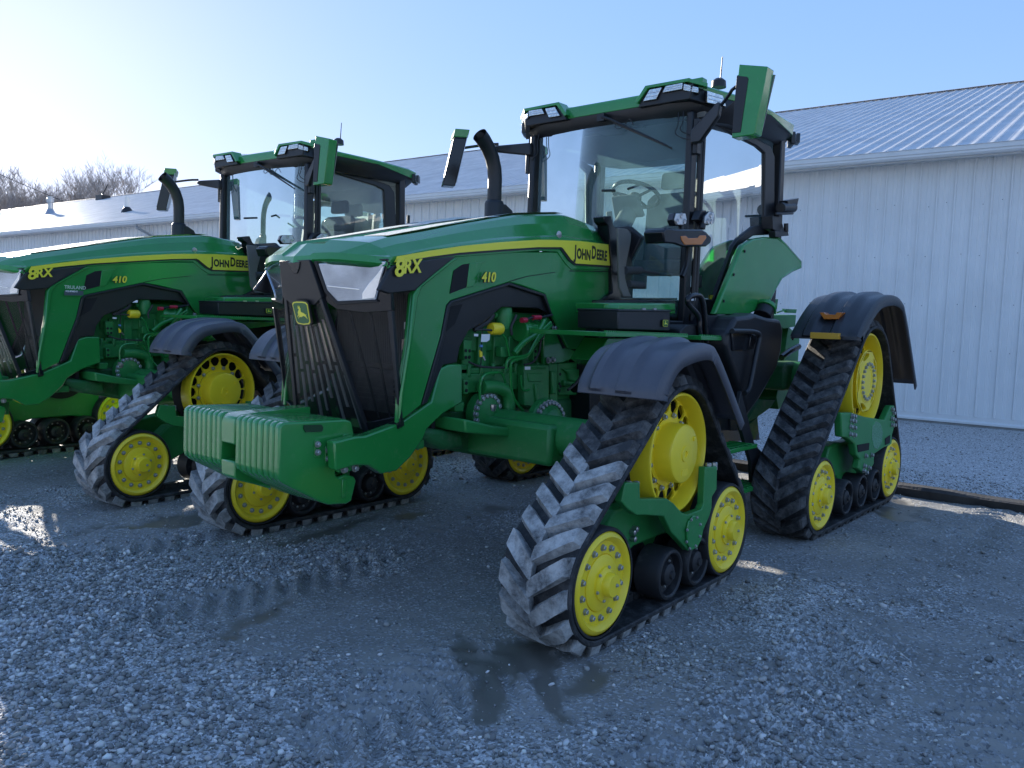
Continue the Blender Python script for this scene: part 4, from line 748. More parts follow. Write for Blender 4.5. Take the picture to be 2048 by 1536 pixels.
for i in range(9):  # pale strips stand in for sunlit slits; the sunlight is in their colour
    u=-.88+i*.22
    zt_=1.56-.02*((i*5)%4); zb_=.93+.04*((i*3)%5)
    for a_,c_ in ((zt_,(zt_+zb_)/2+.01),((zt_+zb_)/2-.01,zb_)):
        P=[cf(u,a_,-.014),cf(u+.055,a_,-.014),cf(u+.055,c_,-.014),cf(u,c_,-.014)]; b=MB(); b.slab(P,(.012,.004,0)); b.obj('painted_slit_light',mat('slit_sunlight_paint',(.95,.92,.86),.30,metal=0),tr,smooth=False)
def shield(o,sc,m,name,base,th=.01):
    pts=[(-.8,1),(-.4,1.08),(.4,1.08),(.8,1),(.95,.8),(.88,-.8),(.7,-1),(0,-1.1),(-.7,-1),(-.88,-.8),(-.95,.8)]
    return pts
DEER=[(-.75,-.45),(-.45,-.12),(-.5,.05),(-.35,.28),(-.2,.42),(-.42,.55),(-.30,.60),(-.36,.80),(-.24,.66),(-.2,.85),(-.14,.64),(-.02,.80),(-.06,.58),(.04,.5),(-.02,.36),(.0,.12),(.35,.02),(.6,-.15),(.72,-.12),(.62,-.28),(.8,-.62),(.5,-.36),(.2,-.28),(-.02,-.42),(-.35,-.40),(-.6,-.62),(-.42,-.34),(-.28,-.22),(-.42,-.25)]
def badge(center,ux,uz,nrm,w,h,par,name='badge'):
    c=Vector(center); ux=Vector(ux).normalized(); uz=Vector(uz).normalized(); n=Vector(nrm).normalized()
    S=[(-.8,1),(-.4,1.06),(.4,1.06),(.8,1),(.97,.82),(.88,-.8),(.7,-1),(0,-1.08),(-.7,-1),(-.88,-.8),(-.97,.82)]
    def pl(pts,k,o,th,m,nm):
        b=MB(); b.slab([c+ux*(x*w*k)+uz*(z*h*k)+n*o for x,z in pts],n*th); return b.obj(nm,m,par,smooth=False)
    a=pl(S,1.12,0,.012,BLK,name); 
    for pts,k,o,th,m,nm in ((S,1.0,.012,.002,YDEC,'badge_border'),(S,.90,.0142,.001,GLOGO,'badge_field'),(DEER,.86,.0154,.0012,YDEC,'deer_emblem')):
        q=pl(pts,k,o,th,m,nm); q.parent=a if par else None
    return a
bz=1.575; bc=cf(0,bz,.012); badge(bc,(0,-1,0),(-.25,0,1),(-1,0,-.22),.074,.062,tr,'front_badge')
# ---- cooling pack behind the grille, engine
b_=MB(); b_.box((-.62,-.40,.98),(-.56,.40,1.80)); b_.obj('radiator',RADM,tr)
b_=MB(); 
for i in range(46): y=-.39+i*.017; b_.box((-.632,y,1.28),(-.62,y+.004,1.78))
tag(b_.obj('radiator_fins',STEEL if 0 else mat('grey_fins',(.24,.24,.25),.5),tr,smooth=False),kind='stuff')
b_=MB(); b_.box((-.78,-.36,1.06),(-.70,-.02,1.26)); [b_.box((-.79,-.35,1.07+i*.03),(-.78,-.03,1.085+i*.03)) for i in range(6)]; b_.obj('oil_cooler',RADM,tr,smooth=False)
b_=MB(); b_.tube([(-.72,-.42,.95),(-.72,-.42,1.22)],.035,14); b_.box((-.76,-.44,1.27),(-.66,-.38,1.32)); b_.box((-.76,-.44,1.38),(-.66,-.38,1.44)); b_.tube([(-.72,-.42,1.44),(-.72,-.42,1.7)],.02); b_.obj('receiver_drier',mat('grey_metal',(.2,.2,.21),.35,metal=.8),tr)
b_=MB(); b_.box((-.80,-.46,1.5),(-.795,-.44,1.54)); b_.obj('white_label',WHITE,tr,smooth=False)
b_=MB(); b_.box((-.55,-.42,.9),(-.52,.42,1.85)); b_.obj('fan_shroud',DARK,tr)
# sheet behind the engine so that the bay is closed above, and bay floor members
b_=MB(); b_.box((-.5,-.26,.86),(1.15,.30,1.62)); b_.obj('engine_block',GCAST,tr,bevel=.02)
b_=MB(); b_.box((-.30,-.34,1.10),(.62,-.26,1.22)); b_.box((-.42,-.33,1.22),(.70,-.26,1.255)); [b_.tube([(-.38+.115*i,-.33,1.20),(-.38+.115*i,-.33,1.28)],.018,8) for i in range(9)]; b_.obj('intake_manifold',GCAST,tr,bevel=.006)
b_=MB(); b_.box((-.25,-.28,1.36),(.55,-.22,1.52)); [b_.box((-.18+.15*i,-.30,1.26),(-.10+.15*i,-.24,1.46)) for i in range(6)]; b_.obj('cylinder_head',GCAST,tr,bevel=.008)
E4=lambda P: P
b_=MB(); b_.slab([(0.591,-0.360,1.610),(0.680,-0.360,1.612),(0.710,-0.360,1.510),(0.878,-0.360,1.376),(0.957,-0.360,1.352),(0.946,-0.360,1.306),(0.785,-0.360,1.272),(0.574,-0.360,1.269),(0.568,-0.360,1.494)],(0,.03,0)); b_.obj('bay_side_plate',GREEN,tr,bevel=.006)
for p in [(0.666,-0.370,1.521),(0.722,-0.370,1.521),(0.611,-0.370,1.294),(0.663,-0.370,1.296),(0.675,-0.370,1.576),(0.670,-0.370,1.557)]: link('small_bolt',BOLTB,tr,p)
b_=MB(); b_.slab([(0.371,-0.340,1.276),(0.665,-0.340,1.269),(0.683,-0.340,0.938),(0.570,-0.340,0.945),(0.386,-0.340,0.972),(0.352,-0.340,1.095)],(0,.10,0)); b_.slab([(0.632,-0.370,1.272),(0.729,-0.370,1.270),(0.747,-0.370,0.959),(0.649,-0.370,0.965)],(0,.08,0)); b_.slab([(0.629,-0.400,1.219),(0.680,-0.400,1.217),(0.690,-0.400,1.055),(0.638,-0.400,1.057)],(0,.06,0)); b_.slab([(0.812,-0.360,1.226),(1.010,-0.360,1.221),(1.010,-0.360,1.128),(0.893,-0.360,1.140),(0.877,-0.360,1.194)],(0,.05,0)); b_.slab([(0.829,-0.360,1.146),(0.997,-0.360,1.121),(0.992,-0.360,1.098),(0.832,-0.360,1.101)],(0,.05,0)); b_.slab([(0.781,-0.330,1.270),(1.190,-0.330,1.269),(1.179,-0.330,1.016),(0.801,-0.330,1.036)],(0,.1,0)); b_.obj('transmission_case',GCAST,tr,bevel=.010)
b_=MB(); b_.tube([(0.488,-0.420,1.573),(0.467,-0.420,1.538),(0.408,-0.420,1.474),(0.295,-0.420,1.432),(0.242,-0.420,1.397),(0.186,-0.420,1.350)],.022,12,smoothpath=2); b_.obj('coolant_pipe',GREEN,tr)
for P in ([(0.538,-0.440,1.561),(0.466,-0.440,1.517),(0.390,-0.440,1.446),(0.344,-0.440,1.384),(0.308,-0.440,1.342),(0.243,-0.440,1.329),(0.117,-0.440,1.325),(0.087,-0.440,1.298),(0.084,-0.440,1.251)],[(0.547,-0.440,1.543),(0.478,-0.440,1.496),(0.392,-0.440,1.425),(0.329,-0.440,1.356),(0.276,-0.440,1.318),(0.159,-0.440,1.310),(0.129,-0.440,1.290),(0.130,-0.440,1.229),(0.149,-0.440,1.085),(0.205,-0.440,1.020),(0.272,-0.440,0.968)],[(0.015,-0.430,1.232),(-0.088,-0.430,1.229),(-0.136,-0.430,1.204),(-0.151,-0.430,1.152),(-0.144,-0.430,1.060)],[(0.074,-0.400,1.481),(0.116,-0.400,1.458),(0.139,-0.400,1.397),(0.163,-0.400,1.328)],[(0.049,-0.400,1.229),(0.096,-0.400,1.221),(0.129,-0.400,1.165),(0.137,-0.400,1.103)],[(0.274,-0.410,1.206),(0.285,-0.410,1.104),(0.334,-0.410,1.095),(0.367,-0.410,1.104)]):
    b_=MB(); b_.tube(P,.008 if P[0][1]>-.43 else .010,8,smoothpath=2); b_.obj('fuel_line',GREEN,tr)
b_=MB(); b_.tube([(-0.101,-0.400,1.138),(0.008,-0.400,1.140),(0.100,-0.400,1.119),(0.143,-0.400,1.096),(0.166,-0.400,1.047),(0.169,-0.400,0.977)],.045,16,smoothpath=2); b_.obj('oil_pipe',GCAST,tr)
b_=MB(); P=[(0.298,-0.360,1.499),(0.419,-0.360,1.500)]; b_.lathe([(.07,0),(.078,.01),(.078,.05),(.068,.06),(.066,.17),(.072,.175),(.072,.2),(.05,.215)],24,P[0],'x'); b_.obj('alternator',GREEN,tr); b_=MB(); b_.lathe([(.075,.175),(.075,.195)],24,P[0],'x'); b_.obj('alternator_band',STEEL,tr)
P=[(0.356,-0.430,1.589),(0.434,-0.430,1.592),(0.238,-0.430,1.569),(0.286,-0.430,1.570)]
b_=MB(); b_.tube([P[0],P[1]],.016,10); b_.obj('battery_lead_boot',RED,tr); b_=MB(); b_.tube([P[2],P[3]],.018,10); b_.obj('battery_lead_boot',RED,tr)
b_=MB(); b_.tube([(0.434,-0.430,1.592),(0.508,-0.430,1.602),(0.565,-0.430,1.611)],.009,8); b_.tube([(0.286,-0.430,1.570),(0.318,-0.430,1.584),(0.356,-0.430,1.589)],.009,8); b_.obj('battery_cable',BLK,tr)
P=[(-0.003,-0.420,1.510)]; b_=MB(); b_.lathe([(.035,-.05),(.04,-.03),(.04,.03),(.035,.05)],14,P[0],'x'); o=b_.obj('oil_filler_cap',YEL,tr,bevel=.004)
b_=MB(); b_.lathe([(.05,-.08),(.06,0),(.055,.06),(.03,.10)],18,[(0.135,-0.360,1.589)][0],'z'); b_.lathe([(.025,0),(.025,.1)],10,[(0.055,-0.340,1.597)][0],'x'); b_.obj('fuel_filter_head',GCAST,tr)
b_=MB(); b_.tube([(-0.131,-0.420,1.536),(-0.128,-0.420,1.478),(-0.133,-0.420,1.412),(-0.133,-0.420,1.295),(-0.141,-0.420,1.256)],.004,6); b_.obj('tag_cord',BLK,tr)
b_=MB(); b_.slab([(-0.145,-0.430,1.475),(-0.067,-0.430,1.476),(-0.070,-0.430,1.439),(-0.097,-0.430,1.427),(-0.149,-0.430,1.427)],(0,.002,0)); b_.obj('paper_tag',PAPER,tr,smooth=False)
b_=MB(); b_.slab([(-0.154,-0.430,1.410),(-0.130,-0.430,1.408),(-0.132,-0.430,1.393),(-0.153,-0.430,1.395)],(0,.01,0)); b_.obj('blue_clip',mat('blue_clip',(.1,.25,.5),.4),tr); b_=MB(); b_.slab([(-0.154,-0.430,1.375),(-0.133,-0.430,1.361),(-0.131,-0.430,1.335),(-0.151,-0.430,1.332)],(0,.01,0)); b_.obj('yellow_clip',YEL,tr); b_=MB(); b_.slab([(-0.133,-0.430,1.335),(-0.120,-0.430,1.341),(-0.100,-0.430,1.313),(-0.109,-0.430,1.309)],(0,.01,0)); b_.obj('grey_clip',STEEL,tr)
for (nm,P) in (('engine_bracket',[(-0.252,-0.380,1.437),(-0.177,-0.380,1.437),(-0.178,-0.380,1.320),(-0.243,-0.380,1.311)]),('engine_bracket',[(-0.262,-0.400,1.190),(-0.222,-0.400,1.189),(-0.221,-0.400,1.101),(-0.259,-0.400,1.103)]),('engine_bracket',[(0.403,-0.410,1.375),(0.443,-0.410,1.374),(0.447,-0.410,1.296),(0.402,-0.410,1.297)]),('engine_bracket',[(0.100,-0.380,1.393),(0.173,-0.380,1.396),(0.176,-0.380,1.324),(0.103,-0.380,1.325)])):
    b_=MB(); b_.slab(P,(0,.05,0)); o=b_.obj(nm,GCAST,tr,bevel=.004)
for p in [(-0.234,-0.385,1.371),(-0.200,-0.385,1.370),(-0.232,-0.385,1.329),(-0.201,-0.385,1.330)]+[(-0.242,-0.405,1.170),(-0.241,-0.405,1.125)]+[(0.417,-0.415,1.361),(0.415,-0.415,1.318),(0.702,-0.415,1.197),(0.698,-0.415,1.129),(0.712,-0.415,1.110),(0.701,-0.415,1.081)]: link('bolt_hole',mkmesh('bolt_hole',*(lambda m:(m.v,m.f))(MB().lathe([(.011,0),(.011,.004)],10)),DARK),tr,p)
b_=MB(); b_.slab([(-0.385,-0.370,1.116),(-0.267,-0.370,1.107),(-0.261,-0.370,1.081),(-0.384,-0.370,1.087)],(0,.1,0)); b_.slab([(-0.312,-0.380,1.055),(-0.228,-0.380,1.051),(-0.236,-0.380,0.989),(-0.314,-0.380,0.994)],(0,.08,0)); b_.slab([(-0.227,-0.330,1.282),(-0.147,-0.330,1.280),(-0.140,-0.330,1.091),(-0.225,-0.330,1.095)],(0,.06,0)); b_.obj('oil_pump_housing',GCAST,tr,bevel=.008)
for P,rd in (([(-0.034,-0.420,1.600),(-0.072,-0.420,1.557),(-0.138,-0.420,1.529),(-0.203,-0.420,1.500)],.016),([(-0.214,-0.430,1.502),(-0.138,-0.430,1.504),(-0.061,-0.430,1.501),(0.019,-0.430,1.492)],.007),([(0.183,-0.430,1.602),(0.159,-0.430,1.561),(0.130,-0.430,1.520),(0.143,-0.430,1.473)],.009),([(0.436,-0.440,1.439),(0.429,-0.440,1.355),(0.365,-0.440,1.285),(0.268,-0.440,1.274)],.007),([(-0.253,-0.430,1.304),(-0.167,-0.430,1.273),(-0.031,-0.430,1.263),(0.090,-0.430,1.260)],.007),([(1.036,-0.440,1.225),(0.933,-0.440,1.198),(0.861,-0.440,1.125),(0.763,-0.440,1.084)],.010)):
    b_=MB(); b_.tube(P,rd,8,smoothpath=2); b_.obj('black_hose',CABLE,tr)
b_=MB(); b_.tube([(0.865,-0.420,1.093),(0.916,-0.420,1.091)],.035,16); b_.obj('filter_can',BLKG,tr)
for Q_ in ([(0.262,-0.452,1.264),(0.319,-0.452,1.263),(0.320,-0.452,1.242),(0.263,-0.452,1.243)],[(-0.208,-0.425,1.477),(-0.170,-0.425,1.476),(-0.171,-0.425,1.461),(-0.207,-0.425,1.462)]): b_=MB(); b_.slab(Q_,(0,.002,0)); b_.obj('warning_label',PAPER,tr,smooth=False)
b_=MB(); b_.slab([(0.310,-0.405,1.269),(0.580,-0.405,1.263),(0.596,-0.405,0.968),(0.493,-0.405,0.973),(0.323,-0.405,0.998)],(0,.06,0)); b_.slab([(0.320,-0.415,1.253),(0.541,-0.415,1.248),(0.541,-0.415,1.237),(0.321,-0.415,1.243)],(0,.02,0)); b_.slab([(0.414,-0.420,1.141),(0.455,-0.420,1.129),(0.462,-0.420,0.996),(0.439,-0.420,0.998)],(0,.03,0)); b_.slab([(0.344,-0.415,1.214),(0.502,-0.415,1.209),(0.494,-0.415,1.152),(0.358,-0.415,1.157)],(0,.02,0)); b_.obj('gear_case_cover',GCAST,tr,bevel=.008)
# axle, dome, beam
b_=MB(); P=[(0.328,-0.620,0.885)][0]; b_.lathe([(.175,.06),(.175,.02),(.155,.0),(.12,-.02),(.115,-.03)],36,P,'y'); b_.lathe([(.12,-.03),(.11,-.06),(.07,-.085),(0,-.095)],30,(P[0],P[1]+.02,P[2]),'y'); b_.obj('axle_flange',GCAST,tr)
for k in range(26):
    a=2*pi*k/26; link('bolt',BOLTB,tr,(P[0]+.15*cos(a),P[1]+.004,P[2]+.15*sin(a)))
b_=MB(); P2=[(-0.045,-0.400,0.971)][0]; b_.lathe([(.13,.06),(.13,0),(.10,-.02)],30,P2,'y'); b_.obj('drive_flange',GCAST,tr)
for k in range(18):
    a=2*pi*k/18; link('bolt',BOLTB,tr,(P2[0]+.112*cos(a),P2[1]-.004,P2[2]+.112*sin(a)))
b_=MB(); b_.slab([(-0.475,-0.620,0.986),(-0.228,-0.620,0.929),(0.177,-0.620,0.856),(0.611,-0.620,0.790),(0.615,-0.620,0.732),(0.180,-0.620,0.802),(-0.463,-0.620,0.905)],(0,.30,0)); b_.obj('side_beam',GCAST,tr,bevel=.012)
b_=MB(); b_.slab([(-.52,-.28,.86),(-.27,-.28,.74),(.2,-.28,.63),(.75,-.28,.54),(1.0,-.28,.60),(2.6,-.28,.60),(2.6,-.28,1.0),(-.52,-.28,1.0)],(0,.56,0)); b_.slab([(-0.653,-0.450,0.933),(-0.304,-0.450,0.872),(-0.281,-0.450,0.766),(-0.470,-0.450,0.780),(-0.651,-0.450,0.872)],(0,.2,0)); b_.obj('chassis',GDIRT,tr,bevel=.03)
b_=MB(); b_.tube([(.085,-1.2,.87),(.085,1.2,.87)],.12,18); b_.box((-.08,-.95,.70),(.25,.95,.95)); b_.obj('front_axle',GCAST,tr,bevel=.03)
b_=MB(); b_.lathe([(.02,0),(.02,-.02),(.012,-.04)],8,[(-0.239,-0.630,1.058)][0],'z'); b_.obj('grease_zerk',STEEL,tr)
b_=MB(); b_.box((2.5,-.4,.70),(4.2,.4,1.35)); b_.box((4.1,-.3,.6),(4.4,.3,1.0)); b_.box((3.05,-1.1,1.02),(3.5,1.1,1.27)); b_.obj('rear_axle_housing',GDIRT,tr,bevel=.04)
# ---- suitcase weights
WPF=[(-1.614,-0.470,1.026),(-1.592,-0.470,1.037),(-1.370,-0.470,1.030),(-1.222,-0.470,1.026),(-1.179,-0.470,1.012),(-1.150,-0.470,0.906),(-1.168,-0.470,0.891),(-1.241,-0.470,0.894),(-1.266,-0.470,0.907),(-1.276,-0.470,0.884),(-1.277,-0.470,0.733),(-1.257,-0.470,0.722),(-1.217,-0.470,0.733),(-1.156,-0.470,0.712),(-1.140,-0.470,0.688),(-1.171,-0.470,0.581),(-1.205,-0.470,0.571),(-1.323,-0.470,0.585),(-1.372,-0.470,0.606),(-1.596,-0.470,0.735),(-1.619,-0.470,0.758),(-1.625,-0.470,0.791),(-1.621,-0.470,1.008)]
w_=.94/18.8
wm=MB(); wm.slab([(x,-w_/2+.002,z) for x,y,z in WPF],(0,w_-.004,0)); WMESH=wm.mesh('suitcase_weight',GREEN)
b0=None
ys=[-.47+w_/2+i*w_ for i in range(8)]+[.47-w_/2-i*w_ for i in range(8)]
for y in ys:
    o=link('suitcase_weight',WMESH,tr,(random.uniform(-.002,.002),y,random.uniform(-.001,.001))); bev(o,.011,3)
wc=.47-8*w_
xf=min(p[0] for p in WPF); zt=max(p[2] for p in WPF)
b_=MB(); wc2=wc-.003; b_.slab([(xf+.002,-wc2,.878),(xf+.002,-wc2,zt-.055),(xf+.012,-wc2,zt-.018),(xf+.045,-wc2,zt-.002),(-1.15,-wc2,zt+.012),(-1.15,-wc2,.878)],(0,2*wc2,0)); b_.slab([(xf+.004,-wc2,.705),(xf+.002,-wc2,.790),(-1.2,-wc2,.790),(-1.2,-wc2,.59),(-1.30,-wc2,.585),(xf+.03,-wc2,.685)],(0,2*wc2,0)); b_.box((xf+.20,-wc2,.62),(-1.2,wc2,.9)); b_.obj('weight_carrier',GREEN,tr,bevel=.008)
b_=MB(); b_.slab([(-1.483,-0.475,1.015),(-1.377,-0.475,1.009),(-1.365,-0.475,0.994),(-1.372,-0.475,0.973),(-1.471,-0.475,0.978),(-1.484,-0.475,0.997)],(0,.004,0)); b_.obj('weight_handle_slot',mat('recess_shade_green',(.006,.045,.012),.7),tr,smooth=False)  # flat plate; the recess shade is painted in as darker green
for pr_ in ([(-1.416,-0.474,0.935),(-1.379,-0.474,0.932),(-1.378,-0.474,0.840),(-1.415,-0.474,0.844)],[(-1.351,-0.474,0.897),(-1.312,-0.474,0.894),(-1.311,-0.474,0.803),(-1.349,-0.474,0.808)],[(-1.234,-0.474,0.949),(-1.200,-0.474,0.946),(-1.207,-0.474,0.895),(-1.236,-0.474,0.898)],[(-1.238,-0.474,0.709),(-1.209,-0.474,0.705),(-1.214,-0.474,0.607),(-1.241,-0.474,0.611)]):
    b_=MB(); b_.slab(pr_,(0,.006,0)); b_.obj('weight_boss',GREEN,tr,bevel=.003)
for p in [(-1.402,-0.478,0.911),(-1.401,-0.478,0.870),(-1.336,-0.478,0.873),(-1.336,-0.478,0.830)]: link('bolt',BOLTM,tr,p)
b_=MB(); b_.slab([(-1.287,-0.490,0.894),(-1.277,-0.490,0.914),(-1.162,-0.490,0.875),(-1.156,-0.490,0.763),(-1.182,-0.490,0.749),(-1.279,-0.490,0.751)],(0,.03,0)); b_.slab([(-1.248,-0.440,0.884),(-1.239,-0.440,0.904),(-1.092,-0.440,0.876),(-1.080,-0.440,0.754),(-1.142,-0.440,0.737),(-1.240,-0.440,0.739)],(0,.88,0)); b_.obj('weight_bracket',GREEN,tr,bevel=.006)
for p in [(-1.243,-0.492,0.873),(-1.170,-0.492,0.873),(-1.245,-0.492,0.766),(-1.173,-0.492,0.764)]: link('small_bolt',BOLTB,tr,p)
# ================================================================ CAB
def gy(x,o=0): return -.78-.13*(x-1.78)+o
def bothslab(pts,t,m,name,bevel=.004,only=None):
    for s in (-1,1):
        if only and s!=only: continue
        b=MB(); b.slab(mir(pts,s),(0,t*-s,0)); b.obj(name,m,tr,bevel=bevel,smooth=bool(bevel))
# roof shell
RT=[(1.70,-.42),(1.70,.42),(1.69,.62),(1.76,.86),(2.02,1.02),(2.55,1.06),(3.05,1.04),(3.32,.90),(3.40,.5),(3.40,-.5),(3.32,-.90),(3.05,-1.04),(2.55,-1.06),(2.02,-1.02),(1.76,-.86),(1.69,-.62)]
def ztop(x,y): return 3.345+.035*math.exp(-((abs(y)-.72)/.25)**4)*(1 if x<2.2 else .4)+.03*(1-((x-2.5)/1.)**2)-.05*(abs(y)/1.05)**4
def ring(sc,zf,dz=0): return [((x-2.5)*sc+2.5,y*sc,zf(x,y)+dz) for x,y in RT]
b_=MB(); 
zb=lambda x,y: 3.30-.02*(abs(y)>.9)-(.06 if x>3 else 0)-(.03 if (abs(y)<.45 and x<2) else 0)+ (-.005)
secs=[ring(.995,zb),ring(1.0,ztop,-.018),ring(.985,ztop,-.002),ring(.8,ztop,.03),ring(.4,ztop,.045),ring(.02,lambda x,y:3.42)]
b_.loft(secs,closed=True); b_.obj('roof_shell',GREEN,tr,bevel=.004)
# front brow pods (green rims standing over the lamp clusters)
for s in (-1,1):
    b=MB(); b.slab(mir([(1.645,-.42,3.40),(1.645,-.33,3.285),(1.645,-.355,3.275),(1.645,-.445,3.378),(1.645,-.80,3.372),(1.645,-.80,3.398)],s),(.12,0,0)); b.obj('roof_brow',GREEN,tr,bevel=.003)
# black under-roof band
b_=MB(); ub=lambda x,y:3.16; mid=lambda x,y:3.245
secs=[ring(.90,lambda x,y:3.13),ring(.955,lambda x,y:3.19),ring(.985,lambda x,y:3.24),ring(.99,zb,.004)]
b_.loft(secs,closed=True); b_.obj('roof_underside',BLK,tr,bevel=.003)
b_=MB(); b_.slab([(1.77,-.36,3.24),(1.77,.36,3.24),(1.77,.33,3.12),(1.77,.10,3.12),(1.77,.02,3.09),(1.77,-.14,3.09),(1.77,-.22,3.13),(1.77,-.34,3.12)],(.05,0,0)); b_.obj('wiper_housing',BLK,tr,bevel=.006)
# lamps on the roof: three per corner
def lamp(pts,th,name='roof_lamp'):
    P=[Vector(p) for p in pts]; n=(P[1]-P[0]).cross(P[2]-P[0]).normalized(); cc=sum(P,Vector())/len(P)
    if n.dot(Vector((-1,-.6 if cc.y<0 else .6,0)))<0: n=-n
    b=MB(); b.slab([p+(p-cc)*.06 for p in P],n*-.03); f=b.obj('lamp_bezel',BLKG,tr,bevel=.002)
    b=MB(); b.slab([p+n*.003 for p in P],n*th); o=b.obj(name,LAMP,tr,bevel=.003); o.parent=tr
    b=MB(); up=(P[3]-P[0]); w=(P[1]-P[0])
    for k in (.32,.66): a=P[0]+up*k+w*.06+n*.009; c=P[1]+(P[2]-P[1])*k-w*.06+n*.009; b.tube([a,c],.0035,4)
    b.obj('lamp_rib',STEEL,o,smooth=False)
for s in (-1,1):
    m_=lambda P:[(x,y*-s,z) for x,y,z in P]
    lamp(m_([(1.655,-.405,3.285),(1.655,-.52,3.285),(1.655,-.565,3.365),(1.655,-.46,3.365)]),.006)
    lamp(m_([(1.655,-.575,3.325),(1.655,-.74,3.325),(1.655,-.745,3.372),(1.655,-.60,3.370)]),.006)
    lamp(m_([(1.655,-.75,3.315),(1.70,-.85,3.29),(1.70,-.85,3.33),(1.655,-.752,3.362)]),.006)
    lamp(m_([(1.75,-.895,3.225),(1.89,-.98,3.215),(1.86,-.965,3.290),(1.745,-.895,3.310)]),.006); b=MB(); b.slab(m_([(1.645,-.79,3.370),(1.735,-.905,3.335),(1.735,-.905,3.365),(1.645,-.79,3.398)]),(.12,.07*s*-1*-1*-1 if s>0 else .07,0)); b.obj('roof_brow',GREEN,tr,bevel=.003)
    b=MB(); b.slab(m_([(1.668,-.40,3.365),(1.668,-.35,3.25),(1.668,-.80,3.25),(1.668,-.82,3.365)]),(.10,0,0)); b.slab(m_([(1.67,-.80,3.25),(1.90,-.98,3.20),(2.02,-1.00,3.29),(1.69,-.82,3.345)]),(.0,.06*-s,0)); b.obj('lamp_housing',BLK,tr,bevel=.006)
    b=MB(); b.slab(m_([(3.20,-1.0,3.28),(3.36,-.90,3.27),(3.36,-.90,3.17),(3.20,-1.0,3.17)]),(-.03,.03*-s,0)); b.obj('rear_lamp_housing',BLK,tr,bevel=.01)
    lamp(m_([(3.22,-1.0,3.19),(3.30,-.95,3.185),(3.30,-.95,3.26),(3.22,-1.0,3.265)]),.006,'rear_roof_lamp')
# windshield: curved sheet
def wsx(y,z): return 1.80-.10*(1-(y/.78)**2)+.03*(3.1-z)*-.2
NY=14; gz=[1.63,2.0,2.5,3.0,3.16]; b_=MB()
def wspt(i,z): y=-.72+1.44*i/NY; return (wsx(y,z),y,z)
b_.loft([[wspt(i,z) for i in range(NY+1)] for z in gz]); b_.obj('windshield',GLW,tr)
# lower part of the windscreen that runs down beside the hood: firewall in black
b_=MB(); b_.slab([(1.69,-.30,2.02),(1.69,.30,2.02),(1.69,.42,2.25),(1.69,.30,2.34),(1.69,-.30,2.34),(1.69,-.42,2.25)],(.06,0,0)); b_.obj('cowl',BLK,tr,bevel=.01)
b_=MB(); b_.box((1.36,-.325,1.35),(1.76,.325,2.30)); b_.obj('firewall',BLK,tr,bevel=.02)
b_=MB(); b_.slab([(1.220,-0.375,2.357),(1.317,-0.375,2.374),(1.354,-0.375,2.308),(1.432,-0.375,2.269),(1.427,-0.375,2.191),(1.503,-0.375,1.765),(2.381,-0.375,1.799),(2.385,-0.375,1.756),(1.528,-0.375,1.727),(1.352,-0.375,1.747),(1.241,-0.375,1.672),(1.149,-0.375,1.372),(1.098,-0.375,1.379),(1.176,-0.375,1.717),(1.277,-0.375,1.756),(1.380,-0.375,1.802),(1.359,-0.375,2.008),(1.316,-0.375,2.181),(1.280,-0.375,2.300),(1.237,-0.375,2.318)],(0,.10,0)); b_.obj('cowl_side',BLKG,tr,bevel=.006)
b_=MB(); b_.slab([(1.159,-0.550,2.261),(1.280,-0.550,2.263),(1.336,-0.550,2.234),(1.334,-0.550,2.176),(1.288,-0.550,2.023),(1.275,-0.550,1.907),(1.337,-0.550,1.806),(1.378,-0.550,1.770),(1.265,-0.550,1.766),(1.207,-0.550,1.834)],(0,.02,0)); b_.obj('cab_corner_trim',BEIGE,tr,bevel=.005)
# pillars
def pil(path,w,d,name,m=BLK,bevel=.01):
    b=MB(); secs=[]
    for (x,y,z) in path: secs.append([(x-w,y-d,z),(x+w,y-d,z),(x+w,y+d,z),(x-w,y+d,z)])
    b.loft(secs,closed=True); return b.obj(name,m,tr,bevel=bevel)
for s in (-1,1):
    pil([(1.77,.775*s,1.40),(1.775,.775*s,2.3),(1.785,.765*s,3.18)],.045,.028,'front_pillar')
    b=MB(); b.tube([(1.86,.800*s,1.55),(1.86,.800*s,3.1)],.020,8); b.tube([(1.895,.805*s,1.50),(1.895,.805*s,3.12)],.022,8); b.obj('door_frame_post',BLK,tr)
    DG=[(1.789,-0.781,2.599),(1.783,-0.780,2.844),(2.546,-0.880,2.835),(2.824,-0.916,2.802),(2.860,-0.920,2.453),(2.566,-0.882,2.391),(2.482,-0.871,2.294),(2.468,-0.869,2.203),(2.309,-0.849,1.964),(2.174,-0.831,1.757),(1.842,-0.788,1.739)]
CP=[(1.976,-0.826,3.186),(2.317,-0.870,3.168),(2.571,-0.903,3.129),(2.838,-0.938,3.095),(2.912,-0.947,3.020),(2.947,-0.952,2.640),(2.958,-0.953,2.480),(3.070,-0.968,2.508),(3.162,-0.980,2.393),(2.650,-0.913,2.331),(2.514,-0.895,2.264),(2.435,-0.885,2.203),(2.359,-0.875,2.135),(2.200,-0.855,1.812),(2.152,-0.848,1.750),(2.100,-0.842,1.755),(2.146,-0.848,1.818),(2.317,-0.870,2.148),(2.351,-0.874,2.219),(2.432,-0.885,2.295),(2.642,-0.912,2.409),(2.772,-0.929,2.432),(2.807,-0.934,2.465),(2.756,-0.927,3.027),(2.635,-0.911,3.062),(2.297,-0.867,3.097),(1.976,-0.825,3.136)]
bothslab(CP,.05,BLK,'door_frame',.008)
